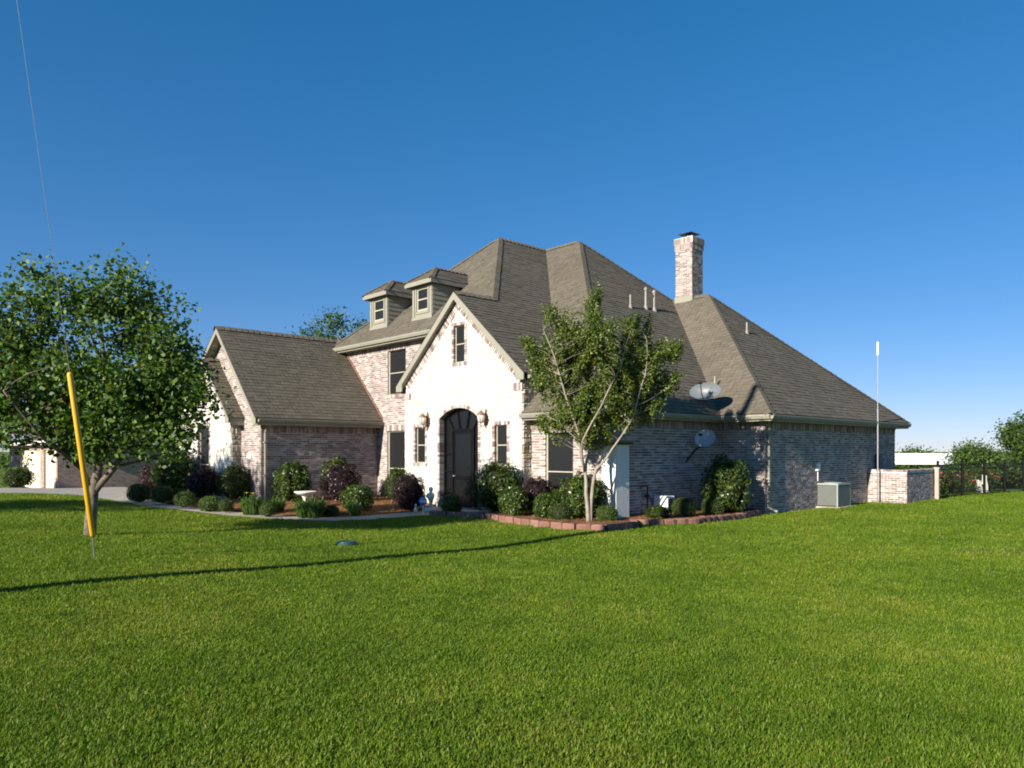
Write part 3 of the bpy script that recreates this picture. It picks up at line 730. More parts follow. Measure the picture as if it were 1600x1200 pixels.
def caps(mb, p, q, w=.15, drop=None, L=.2):
    """folded shingles over a hip or ridge"""
    p, q = Vector(HL(*p)), Vector(HL(*q))
    if p.z > q.z: p, q = q, p
    d = (q-p); n = int(d.length/L); d.normalize(); sdir = d.cross(Vector((0, 0, 1))).normalized(); up = sdir.cross(d).normalized()
    if up.z < 0: up = -up
    dr = .62 if drop is None else drop
    for k in range(n):
        a = p+d*(k*L-.02); b = p+d*((k+1)*L+.05); ha = .050+random.uniform(0, .006); hb = .028
        ww = w+random.uniform(-.012, .008)
        i = len(mb.v)
        for c, h in ((a, ha), (b, hb)):
            mb.v += [tuple(c+sdir*ww+up*(h-ww*dr)), tuple(c+up*h), tuple(c-sdir*ww+up*(h-ww*dr))]
        mb.v += [tuple(a+sdir*ww+up*(ha-.02-ww*dr)), tuple(a+up*(ha-.02)), tuple(a-sdir*ww+up*(ha-.02-ww*dr))]
        mb.f += [(i, i+1, i+4, i+3), (i+1, i+2, i+5, i+4), (i+6, i+7, i+1, i), (i+7, i+8, i+2, i+1)]; mb.mi += [0]*4
base = MB(); shg = MB()
for nme, poly in ROOFS: shingle_plane(shg, base, poly)
roof = base.obj('roof', M['roofbase'], house)
tag(shg.obj('shingles', M['shingle'], roof, recalc=False), kind='stuff')
cp = MB()
caps(cp, A_, C_, drop=.55); caps(cp, B_, (1.1, -5.2, 2.62), drop=.55); caps(cp, B_, D2, drop=.55); caps(cp, C2, (-.35, -.35, 2.62), drop=.55); caps(cp, C2, (-.35, 9.46, 2.62), drop=.55)
caps(cp, (14.5, -4.7, 5.35), A_, drop=.55); caps(cp, A_, J_, drop=.85); caps(cp, J_, B_, drop=.85); caps(cp, D2, C2, drop=.85); caps(cp, C_, (6.4, -5.36, 6.08), drop=.8)
caps(cp, (14.42, -4.4, 5.69), (14.42, -8.8, 5.69), drop=.9); caps(cp, (15.04, -8.47, 4.70), (15.04, -9.0, 4.70), drop=.7)
tag(cp.obj('ridge_caps', M['shingle'], roof, recalc=False), kind='stuff')

# --- eaves: fascia, gutter, soffit along each horizontal edge
def eave(p, q, zt, out, soff, gut=True, wallw=.36):
    """p,q (a,b) along the roof edge; out = outward (a,b); soff = soffit z"""
    p, q = Vector((-p[0], p[1], 0)), Vector((-q[0], q[1], 0)); o = Vector((-out[0], out[1], 0)); up = Vector((0, 0, 1))
    def bar(d0, d1, z0, z1):
        return [tuple(c+o*d+up*z) for z in (z0, z1) for c, d in ((p, d0), (q, d0), (q, d1), (p, d1))]
    mb = MB(); mb.hull8(bar(-.05, -.02, soff-.01, zt-.012)); f = mb.obj('fascia', M['trim'], house)
    if gut:
        mb = MB(); prof = [(-.018, zt-.015), (-.018, zt-.135), (.055, zt-.135), (.085, zt-.06), (.085, zt-.02), (.075, zt-.02), (.07, zt-.05), (.0, zt-.05), (.0, zt-.015)]
        d = q-p; mb.prism([tuple(p+o*x+up*z) for x, z in prof], tuple(d)); mb.obj('gutter', M['trim'], house)
    mb = MB(); mb.hull8(bar(-wallw, -.05, soff-.004, soff+.016)); mb.obj('soffit', M['soffit'], house)
eave((1.1, -5.2), (1.1, -.30), 2.62, (-1, 0), SO); eave((3.86, -5.2), (1.1, -5.2), 2.62, (0, -1), SO)
eave((1.1, -.35), (-.35, -.35), 2.62, (0, -1), SO); eave((-.35, -.35), (-.35, 9.46), 2.62, (-1, 0), SO)
eave((14.5, -4.7), (7.3, -4.7), 5.35, (0, -1), 5.17); eave((11.44, -8.72), (11.44, -4.36), 2.65, (-1, 0), SO)
eave((3.6, -5.2), (3.6, -4.15), 3.62, (-1, 0), 3.42, True, .25); eave((9.2, -5.2), (9.2, -4.36), 3.62, (1, 0), 3.42, True, .2)
eave((12.94, -8.93), (12.94, -8.47), 2.69, (-1, 0), 2.47, False, .3); eave((14.5, -4.7), (14.5, bb535), 5.35, (1, 0), 5.17)
eave((-.35, 9.46), (14.5, 9.46), 2.62, (0, 1), SO); eave((18.6, -8.7), (18.6, -3.0), 2.65, (1, 0), SO)
# --- rake boards of the gables
def rake(F, pk, e0, e1, d0, d1, w=.155, tail=True):
    for e in (e0, e1):
        s = 1 if e[0] > pk[0] else -1
        mb = MB(); dx, dz = e[0]-pk[0], e[1]-pk[1]; L = math.hypot(dx, dz)
        low = w*L/abs(dx)
        pts = [(pk[0], pk[1]), (e[0], e[1]), (e[0], e[1]-.16)]
        if tail: pts += [(e[0]-s*.30, e[1]-.16), (e[0]-s*.30, e[1]-.16+max(0, .30*abs(dz/dx)-low+.16))] if .30*abs(dz/dx)-low+.16 > 0 else [(e[0]-s*.02, e[1]-low)]
        else: pts += [(e[0]-s*.02, e[1]-low)]
        pts += [(pk[0], pk[1]-low)]
        mb.prism([F.P(x, z-.012, d1) for x, z in pts], Vector(F.P(0, 0, d0))-Vector(F.P(0, 0, d1)))
        # boarded underside of the overhang
        mb.m = 1
        q = [F.P(pk[0], pk[1]-low+.03, d0+.005), F.P(e[0]-s*.05, e[1]-low+.03, d0+.005), F.P(e[0]-s*.05, e[1]-low+.03, -.02), F.P(pk[0], pk[1]-low+.03, -.02)]
        mb.prism(q, (0, 0, .02))
        mb.obj('rake_board', [M['trim'], M['soffit']], house)
rake(Fg, (2.6, 6.08), (-.2, 3.62), (5.4, 3.62), .165, .20)
rake(front(18.2, -8.47), (18.2-14.42, 5.69), (18.2-18.6, 2.65), (18.2-11.44, 2.65), .30, .33, .15)
rake(Fs, (18.3-15.04, 4.70), (18.3-18.62, 2.69), (18.3-12.94, 2.69), .19, .22, .13)
# flashing strip where the garage roof meets the brick front
mb = MB(); mb.prism([HL(11.45, -4.39, 2.72), HL(14.42, -4.39, 5.76), HL(14.42, -4.39, 5.83), HL(11.45, -4.39, 2.80)], (0, .02, 0)); mb.obj('flashing', M['copper'], house)
# --- downspouts
def downspout(a, b, ztop, ox, oy, kick):
    mb = MB(); x, y = -a, b
    mb.tube([(x+ox*4.2, y+oy*4.2, ztop), (x+ox*4.2, y+oy*4.2, ztop-.06), (x+ox, y+oy, ztop-.3), (x+ox, y+oy, .16), (x+ox+kick[0], y+oy+kick[1], .06)], .036, 8)
    for z in (.9, 1.9): mb.box(x+ox-.055, x+ox+.055, y+oy-.055, y+oy+.055, z, z+.04)
    mb.obj('downspout', M['trim'], house)
downspout(0, .12, 2.50, .052, 0, (.25, 0)); downspout(11.79, -8.36, 2.50, .052, 0, (.2, -.1)); downspout(0.1, 9.15, 2.50, 0, .068, (.0, .2))
# --- roof vents
def vent(a, b, h, r, plane, hood=False):
    z = zat(plane, a, b); mb = MB(); x, y = -a, b
    mb.tube([(x, y, z-.1), (x, y, z+h)], r, 10); mb.lathe([(r*2.6, -.12), (r*1.9, .0), (r*1.15, .09)], 12, (x, y, z+.02))
    if hood: mb.lathe([(r*1.5, 0), (r*1.6, .05), (r*.6, .11)], 12, (x, y, z+h-.02))
    mb.obj('roof_vent', M['pipe'], house)
def on_plane(px, py, plane):
    """where the sight line through an image point meets a roof plane (worked out once for the layout)"""
    dx, dz = (px-800)/1150, (705-py)/1150
    du = -.683*dx+.730; dv = .730*dx+.683
    a0 = -.683*(-6.66)+.730*(-19.4); b0 = .730*(-6.66)+.683*(-19.4)
    Y = (plane[0]+plane[1]*a0+plane[2]*b0-EYE)/(dz-plane[1]*du-plane[2]*dv)
    return a0+du*Y, b0+dv*Y
for px, py, h, r, pln, hd in ((985, 481, .42, .03, BR, False), (1009, 482, .62, .038, BR, True), (1022, 485, .60, .042, BR, True), (1167, 521, .36, .03, WR, False), (1117, 618, .55, .028, BR, False)):
    a, b = on_plane(px, py, pln); vent(a, b, h, r, pln, hd)
# --- chimney
cx0, cx1, cy0, cy1 = -5.78, -5.10, 4.40, 5.08
chm = MB(); chm.box(cx0, cx1, cy0, cy1, 6.2, 8.88); chm.box(cx0-.022, cx1+.022, cy0-.022, cy1+.022, 8.86, 9.08); chm.box(cx0-.045, cx1+.045, cy0-.045, cy1+.045, 9.07, 9.30)
chimney = chm.obj('chimney', M['mortar'], house)
mb = MB()
for F, L in ((Fr(cx0, cy0, 1, 0), cx1-cx0), (Fr(cx1, cy0, 0, 1), cy1-cy0), (Fr(cx1, cy1, -1, 0), cx1-cx0), (Fr(cx0, cy1, 0, -1), cy1-cy0)):
    bricks(mb, F, [(0, 6.2), (L, 6.2), (L, 8.86), (0, 8.86)], [], 6.25, 8.85)
    for z0, z1, g in ((8.87, 9.07, .022), (9.08, 9.29, .045)):
        s = -g
        while s < L+g-.03: mb.fbox(F, s+.004, min(s+CH-.005, L+g), z0+.004, z1-.006, g-.01, g+random.uniform(.008, .014)); s += CH
tag(mb.obj('brick_courses', M['brick'], chimney), kind='stuff')
mb = MB(); mb.box(cx0+.18, cx1-.18, cy0+.18, cy1-.18, 9.29, 9.33); mb.tube([((cx0+cx1)/2, (cy0+cy1)/2, 9.3), ((cx0+cx1)/2, (cy0+cy1)/2, 9.50)], .13, 14)
q = ((cx0+cx1)/2, (cy0+cy1)/2); i = len(mb.v); hw = .29
mb.v += [(q[0]-hw, q[1]-hw, 9.475), (q[0]+hw, q[1]-hw, 9.475), (q[0]+hw, q[1]+hw, 9.475), (q[0]-hw, q[1]+hw, 9.475), (q[0], q[1], 9.58)]
for f in ((0, 1, 4), (1, 2, 4), (2, 3, 4), (3, 0, 4), (3, 2, 1, 0)): mb.f.append(tuple(i+k for k in f)); mb.mi.append(0)
mb.obj('flue_cap', M['darkmetal'], chimney)
zb = zat(WF, 5.4, 4.40)
mb = MB(); mb.box(cx0-.03, cx1+.03, cy0-.035, cy0-.015, zb-.06, zb+.18); mb.box(cx1+.015, cx1+.035, cy0-.03, cy1, zb-.05, zb+.26); mb.obj('flashing', M['trim'], chimney)

# --- dormers
def dormer(aL, aR):
    bf = -4.1; z0 = zat(FU, 0, bf)-.03; zs = 6.98; bk = lambda z: (z-5.35)/.905-4.7
    F = front(aL, bf); w = aL-aR
    mb = MB(); sx0, sx1 = .22, w-.22; wz0, wz1 = z0+.30, zs-.10
    for a in ((0, sx0, z0, zs), (sx1, w, z0, zs), (sx0, sx1, wz1, zs), (sx0, sx1, z0, wz0)): mb.fbox(F, *a, -.08, 0)
    for a in ((0, .10, z0, zs), (w-.10, w, z0, zs), (sx0-.07, sx0, wz0-.06, wz1+.02), (sx1, sx1+.07, wz0-.06, wz1+.02), (sx0-.07, sx1+.07, wz0-.10, wz0-.03)): mb.fbox(F, *a, .0, .025)
    mb.fbox(F, -.02, w+.02, z0-.02, z0+.10, .0, .035)
    dm = mb.obj('dormer', M['trim'], house)
    # window pieces directly under the dormer
    f = MB(); fw = .045; mid = (wz0+wz1)/2
    for a in ((sx0, sx0+fw, wz0, wz1), (sx1-fw, sx1, wz0, wz1), (sx0+fw, sx1-fw, wz1-fw, wz1), (sx0+fw, sx1-fw, wz0, wz0+fw), (sx0+fw, sx1-fw, mid-.02, mid+.02)): f.fbox(F, *a, -.07, -.01)
    f.obj('window_frame', M['frame'], dm)
    for zz in ((wz0+fw, mid-.02), (mid+.02, wz1-fw)):
        p = MB(); p.fbox(F, sx0+fw, sx1-fw, *zz, -.065, -.04); p.obj('pane', M['screen'], dm)
    # lap siding on both cheeks, one board at a time
    z = z0
    while z < zs:
        zt = min(z+.15, zs)
        for a, sg in ((aR, 1), (aL, -1)):
            be0, be1 = bk(z), bk(zt); x = -a
            mb = MB(); y0 = bf+.002
            mb.hull8([(x, y0, z), (x+sg*.022, y0, z), (x+sg*.022, max(be0, y0)+.1, z), (x, max(be0, y0)+.1, z), (x, y0, zt), (x+sg*.006, y0, zt), (x+sg*.006, max(be1, y0)+.1, zt), (x, max(be1, y0)+.1, zt)])
            mb.obj('siding_board', M['siding'], dm)
        z += .15
    # hipped roof
    ov = .2; e0, e1, eb = aL+ov, aR-ov, bf-ov; ze = zs+.10; hw = (e0-e1)/2; p = .72; zp = ze+p*hw; am = (aL+aR)/2; bp = eb+hw
    bs = MB(); sh_ = MB(); back_b = bk(zp)+.05; be = bk(ze)+.05
    for poly in ([(e0, eb, ze), (e1, eb, ze), (am, bp, zp)], [(e1, eb, ze), (e1, be, ze), (am, back_b, zp), (am, bp, zp)], [(e0, be, ze), (e0, eb, ze), (am, bp, zp), (am, back_b, zp)]): shingle_plane(sh_, bs, poly, .13, .28)
    bs.box(-e0+.03, -e1-.03, eb+.03, max(be, eb+.3), ze-.13, ze-.11)
    rf = bs.obj('dormer_roof', M['roofbase'], dm)
    caps(sh_, (e1, eb, ze), (am, bp, zp), .10, .5, .16); caps(sh_, (e0, eb, ze), (am, bp, zp), .10, .5, .16); caps(sh_, (am, bp, zp), (am, back_b, zp), .10, .7, .16)
    tag(sh_.obj('dormer_shingles', M['shingle'], dm, recalc=False), kind='stuff')
    mb = MB(); mb.box(-e0, -e1, eb, eb+.03, ze-.14, ze-.005); mb.box(-e1-.03, -e1, eb+.03, be, ze-.14, ze-.005); mb.box(-e0, -e0+.03, eb+.03, be, ze-.14, ze-.005)
    mb.obj('dormer_fascia', M['trim'], dm)
dormer(12.62, 11.56); dormer(10.08, 9.05)
# house number plate beside the garage corner
mb = MB(); mb.fbox(front(12.75, -8.47), 0, .30, 1.42, 1.60, .0, .035); mb.obj('number_plate', M['stucco'], house, bevel=.01)

# ------------------------------------------------------------------ things on and beside the house
def lantern(a, z, label):
    t = empty('wall_lantern', HW(a, -5.19, z), HROT); tag(t, label, 'lantern', 'lanterns beside the front door')
    mb = MB(); mb.prism([(.0, -.0, .26), (.055, 0, .12), (.05, 0, -.16), (0, 0, -.28), (-.05, 0, -.16), (-.055, 0, .12)], (0, -.03, 0)); mb.obj('back_plate', M['copper'], t)
    mb = MB(); mb.tube([(0, -.02, -.1), (0, -.10, -.22), (0, -.19, -.20), (0, -.19, -.13)], [.012, .014, .014, .012], 8); mb.lathe([(.005, -.06), (.02, -.03), (.01, 0)], 8, (0, -.19, -.2)); mb.obj('bracket', M['copper'], t)
    mb = MB(); mb.lathe([(.03, -.13), (.075, -.10), (.10, .0), (.095, .08), (.07, .10)], 12, (0, -.19, 0)); g = mb.obj('lamp_glass', M['lampglass'], t, smooth=True)
    mb = MB()
    for k in range(6):
        q = k*math.pi/3; mb.tube([(r*math.cos(q), -.19+r*math.sin(q), z_) for r, z_ in ((.034, -.13), (.080, -.10), (.105, 0), (.100, .08), (.075, .105))], .007, 5)
    mb.obj('cage', M['copper'], g)
    mb = MB(); mb.lathe([(.115, .09), (.105, .12), (.06, .16), (.03, .19), (.012, .20), (.018, .225), (.006, .25), (.004, .29)], 12, (0, -.19, 0)); mb.obj('lamp_top', M['copper'], t, smooth=True)
lantern(7.80, 2.55, 'bronze wall lantern left of the arched front door')
lantern(5.20, 2.53, 'bronze wall lantern right of the arched front door')

def dish(name, loc, aim, rw, rh, label, mast, paint='dish', pm='galv', pr=.021):
    t = empty(name, loc); tag(t, label, 'satellite dish', 'satellite dishes')
    aim = Vector(aim).normalized(); q = aim.to_track_quat('Z', 'Y').to_matrix()
    mb = MB(); n, s = 5, 24
    for lay in (0, 1):
        i0 = len(mb.v)
        for k in range(n+1):
            r = k/n
            for j in range(s):
                th = 2*math.pi*j/s; mb.v.append(tuple(q @ Vector((rw*r*math.cos(th), rh*r*math.sin(th), .16*rw*2*(r*r-1)-lay*.012))))
        for k in range(n):
            for j in range(s):
                a = i0+k*s+j; b2 = i0+k*s+(j+1) % s; mb.f.append((a, b2, b2+s, a+s)); mb.mi.append(0)
    mb.obj('reflector', M[paint], t, smooth=True)
    c = q @ Vector((0, 0, -.16*rw*2))
    mb = MB(); mb.tube([c, c-aim*.08]+[Vector(m) for m in mast], pr, 8); mb.obj('mounting_pole', M[pm], t)
    f = q @ Vector((0, -rh*.15, rw*1.15)); e = q @ Vector((0, -rh*.98, -.02))
    mb = MB(); mb.tube([e, q @ Vector((0, -rh*.95, rw*.6)), f], .014, 6); mb.obj('feed_arm', M['galv'], t)
    mb = MB(); mb.tube([f+(q @ Vector((-.05, 0, 0))), f+(q @ Vector((.05, 0, 0)))], .03, 8); mb.obj('receiver', M['darkplastic'], t)
dl = HW(1.32, -.75, 3.27); foot = HW(1.62, -.55, zat(BR, 1.62, -.55))
dish('satellite_dish', dl, (-.45, -.78, .45), .43, .27, 'wide oval satellite dish on the roof above the shaded side wall', [foot+Vector((0, 0, .25))-dl, foot-dl])
dl = HW(.98, -1.3, 1.99); ft = HW(1.4, -1.55, 1.36)
dish('satellite_dish', dl, (-.55, -.75, .38), .28, .25, 'round satellite dish on an arm from the shaded brick side wall', [HW(1.2, -1.42, 1.68)-dl, ft-dl], 'dish_light', 'darkplastic', .028)

# air conditioner
ac = empty('air_conditioner', HW(-.6, 3.1, 0), HROT); tag(ac, 'grey outdoor air conditioner unit standing by the side wall', 'air conditioner')
W_, D_, H_ = .66, .88, .70     # local: x to -W_ (towards wall), y to +D_
mb = MB(); mb.box(-W_-.1, .1, -.1, D_+.1, -.05, .05); mb.obj('pad', M['concrete'], ac, bevel=.01)
mb = MB(); mb.box(-W_+.02, -.02, .02, D_-.02, .06, H_-.02); cab = mb.obj('cabinet', M['darkplastic'], ac)
mb = MB()
for x in (-W_, -.035):
    for y in (0, D_-.035): mb.box(x, x+.035, y, y+.035, .05, H_-.02)
mb.obj('corner_post', M['acmetal'], ac)
for k in range(22):
    z = .09+k*.026; mb = MB()
    mb.box(-W_+.035, -.035, .0, .014, z, z+.009); mb.box(-W_+.035, -.035, D_-.014, D_, z, z+.009); mb.box(-.014, 0, .035, D_-.035, z, z+.009); mb.box(-W_, -W_+.014, .035, D_-.035, z, z+.009)
    mb.obj('louvre', M['acmetal'], ac)
mb = MB(); mb.box(-W_-.015, .015, -.015, D_+.015, H_-.03, H_+.02); mb.lathe([(.27, H_+.02), (.27, H_+.035), (.05, H_+.05)], 20, (-W_/2, D_/2, 0)); mb.obj('top_panel', M['acmetal'], ac)

# small boxes and pipes on the walls
def wallbox(name, a, b, z, w, h, d, mat, label, cat):
    t = empty(name, HW(a, b, z), HROT); tag(t, label, cat)
    mb = MB(); mb.box(0, d, -w/2, w/2, -h/2, h/2); mb.obj('housing', mat, t, bevel=.008)
    mb = MB(); mb.box(d, d+.012, -w/2+.02, w/2-.02, -h/2+.02, h/2-.03); mb.tube([(d*.5, 0, -h/2), (d*.5, 0, -h/2-.3)], .012, 6); mb.obj('cover', mat, t)
wallbox('junction_box', 0, 3.05, 1.19, .17, .22, .08, M['white'], 'small pale junction box on the side wall above the air conditioner', 'junction box')
wallbox('electric_meter', 0, 7.5, 1.30, .30, .50, .14, M['darkplastic'], 'dark meter box on the side wall near the antenna pole', 'electric meter')
# gas meter pipe by the buttress
gm = empty('gas_pipe', HW(1.30, -3.35, 0), HROT); tag(gm, 'dark gas riser pipe with regulator against the shaded brick wall', 'gas pipe')
mb = MB(); mb.tube([(0.0, 0, -.1), (0, 0, .75), (-.02, .02, .80), (-.02, -.22, .80)], .022, 8); mb.obj('pipe', M['darkplastic'], gm)
mb = MB(); mb.lathe([(.03, .50), (.075, .53), (.075, .56), (.03, .60)], 12); mb.obj('regulator', M['darkplastic'], gm)
# white utility box in the bed
ub = empty('utility_box', HW(.92, -2.9, bedr_z(*HW(.92, -2.9).xy)), HROT); tag(ub, 'small white utility box behind the low shrubs by the side wall', 'utility box')
mb = MB(); mb.box(-.42, 0, -.16, .16, -.02, .44); mb.obj('cabinet', M['white'], ub, bevel=.02)
mb = MB(); mb.box(0, .006, -.12, .12, .06, .38); mb.obj('vent_panel', M['darkplastic'], ub)
# antenna mast
an = empty('antenna_mast', HW(-.42, 6.5, 0), 0); tag(an, 'thin grey antenna pole with white tip standing beside the side wall', 'antenna')
mb = MB(); mb.tube([(0, 0, -.2), (0, 0, 3.0)], .024, 8); mb.tube([(0, 0, 3.0), (0, 0, 4.72)], .017, 8); mb.obj('pole', M['galv'], an)
mb = MB(); mb.tube([(0, 0, 4.72), (0, 0, 5.14)], .030, 8); mb.obj('antenna_tip', M['white'], an)
w = HW(0, 6.5, 0)-HW(-.42, 6.5, 0); mb = MB(); mb.tube([(0, 0, 2.30), (w.x, w.y, 2.30)], .014, 6); mb.obj('wall_bracket', M['galv'], an)

# low brick enclosure at the far end of the side wall
en = empty('enclosure_wall', HW(0, 6.75, 0), HROT); tag(en, 'low pale brick enclosure wall beyond the air conditioner', 'wall')
mb = MB(); mb.box(.02, 1.2, 0, .14, -.1, 1.0); mb.box(1.06, 1.2, .14, 2.6, -.1, 1.0); core = mb.obj('wall_core', M['mortar'], en)
mb = MB(); bricks(mb, Fr(.02, 0, 1, 0), [(0, -.1), (1.18, -.1), (1.18, .99), (0, .99)], [], -.05, .98); bricks(mb, Fr(1.2, 0, 0, 1), [(0, -.1), (2.6, -.1), (2.6, .99), (0, .99)], [], -.05, .98)
tag(mb.obj('brick_courses', M['brick'], core), kind='stuff')
mb = MB(); s = .02
while s < 1.2: mb.box(s+.004, s+CH-.004, -.03, .17, 1.0, 1.06+random.uniform(-.003, .003)); s += CH
s = .17
while s < 2.6: mb.box(1.03, 1.23, s+.004, s+CH-.004, 1.0, 1.06+random.uniform(-.003, .003)); s += CH
tag(mb.obj('rowlock_cap', M['trimbrick'], core), kind='stuff')

# ------------------------------------------------------------------ black iron fence
fn = empty('iron_fence', (14.55, 25.15, 0)); tag(fn, 'black iron picket fence running from the enclosure wall to the right', 'fence')
fd = Vector((6.2, 4.8, 0)).normalized(); FL = 13.0
pick = MB(); pick.box(-.006, .006, -.006, .006, .05, 1.20); PM = pick.mesh('picket', M['iron'])
post = MB(); post.box(-.032, .032, -.032, .032, -.2, 1.28); post.lathe([(.04, 1.28), (.045, 1.31), (.0, 1.35)], 8); PO = post.mesh('fence_post', M['iron'])
frz = math.atan2(fd.y, fd.x)
gzf = lambda s: gz(14.55+fd.x*s, 25.15+fd.y*s)
s = .0; k = 0
while s < FL:
    o = link('fence_post' if k % 16 == 0 else 'picket', PO if k % 16 == 0 else PM, fn, (fd.x*s, fd.y*s, gzf(s))); o.rotation_euler = (0, 0, frz); s += .125; k += 1
for z in (.15, 1.02, 1.17):
    mb = MB(); n = 12
    for j in range(n):
        p, q = fd*(FL*j/n), fd*(FL*(j+1)/n); nn = Vector((-fd.y, fd.x, 0))*.014
        zp, zq = gzf(FL*j/n)+z, gzf(FL*(j+1)/n)+z
        mb.hull8([p-nn+Vector((0, 0, zp)), q-nn+Vector((0, 0, zq)), q+nn+Vector((0, 0, zq)), p+nn+Vector((0, 0, zp)), p-nn+Vector((0, 0, zp+.03)), q-nn+Vector((0, 0, zq+.03)), q+nn+Vector((0, 0, zq+.03)), p+nn+Vector((0, 0, zp+.03))])
    mb.obj('fence_rail', M['iron'], fn)
gpst = empty('gate_post', (14.3, 24.75, 0), HROT); tag(gpst, 'pale brick gate post at the left end of the iron fence', 'gate post')
mb = MB(); mb.box(-.06, .06, -.06, .06, -.1, 1.05); mb.obj('post_shaft', M['concrete'], gpst); mb = MB(); mb.box(-.08, .08, -.08, .08, 1.05, 1.11); mb.obj('post_cap', M['trimbrick'], gpst)

# ------------------------------------------------------------------ garage outbuilding far left
gr = empty('garage_building', (-23.1, 37.4, -.42), HROT); tag(gr, 'dark brick garage building with cream doors behind the left tree', 'garage')
# local: x = along front to the right (ends at 0), y = receding
GW, GD, GH = 13.2, 9.0, 2.42
mb = MB(); d1 = (-3.15, -.35); d2 = (-9.6, -4.1); dz = 2.14
for x0, x1, z0, z1 in ((-GW, d2[0], -.3, GH), (d2[1], d1[0], -.3, GH), (d1[1], 0, -.3, GH), (d2[0], d2[1], dz, GH), (d1[0], d1[1], dz, GH)): mb.box(x0, x1, 0, .2, z0, z1)
mb.box(-.2, 0, .2, GD, -.3, GH); mb.box(-GW, -GW+.2, .2, GD, -.3, GH); mb.box(-GW, 0, GD-.2, GD, -.3, GH); mb.obj('wall', M['farbrick'], gr)
for a, b_ in (d1, d2):
    mb = MB(); mb.box(a, b_, .10, .14, -.05, dz); d = mb.obj('garage_door', M['garagedoor'], gr)
    nx = 4 if b_-a < 4 else 8
    for r in range(4):
        for c in range(nx):
            w = (b_-a)/nx; mb = MB(); mb.box(a+c*w+.08, a+(c+1)*w-.08, .085, .10, .06+r*.53, .06+r*.53+.40); mb.obj('door_panel', M['garagedoor'], d)
mb = MB(); i = 0; o = .45
mb.v = [(-GW-o, -o, GH+.18), (o, -o, GH+.18), (o, GD+o, GH+.18), (-GW-o, GD+o, GH+.18), (-GW+4.2, GD/2, GH+1.35), (-4.2, GD/2, GH+1.35), (-GW-o, -o, GH), (o, -o, GH), (o, GD+o, GH), (-GW-o, GD+o, GH)]
mb.f = [(0, 1, 5, 4), (1, 2, 5), (2, 3, 4, 5), (3, 0, 4), (6, 7, 8, 9)]; mb.mi = [0]*5; mb.obj('roof', M['shingle'], gr)
mb = MB(); mb.box(-GW-o, o, -o-.03, -o, GH-.02, GH+.2); mb.box(o, o+.03, -o-.03, GD+o, GH-.02, GH+.2); mb.obj('fascia', M['white'], gr)

# ------------------------------------------------------------------ white-roofed shed far right
sd = empty('shed', (34.5, 62.0, gz(34.5, 62.0)), rad(-4)); tag(sd, 'long low shed with white metal roof beyond the iron fence', 'shed')
SL, SD2, SHh = 9.2, 3.5, 2.1
zb = gz(34.5, 62.0)
mb = MB(); mb.box(-1.5, 2.7, 0, SD2, -.2, SHh*.6); mb.obj('wall', m_plain('green_metal_siding', (.03, .10, .06), .6), sd)
for x in (-6, -4, -2.0, 2.6): 
    mb = MB(); mb.box(x, x+.14, 0.05, .19, -.2, 1.5); mb.obj('post', M['timber'], sd)
zt = 1.48-zb; zl = 0.62-zb
mb = MB(); mb.prism([(-8.2, -.4, zl), (-8.2, SD2/2, zt), (-8.2, SD2+.4, zl), (-8.2, SD2+.4, zl-.08), (-8.2, SD2/2, zt-.1), (-8.2, -.4, zl-.08)], (SL+2.3, 0, 0)); mb.obj('roof', M['white'], sd)
for k in range(9):
    mb = MB(); x = -8.1+k*1.4; mb.prism([(x, -.41, zl+.02), (x, SD2/2, zt+.02), (x, SD2/2, zt+.06), (x, -.41, zl+.06)], (.06, 0, 0)); mb.obj('roof_rib', M['white'], sd)
mb = MB(); mb.prism([(3.3, 0, .6), (3.3, SD2, .6), (3.3, SD2, zl-.05), (3.3, SD2/2, zt-.12), (3.3, 0, zl-.05)], (.05, 0, 0)); mb.obj('gable_panel', M['frame'], sd)

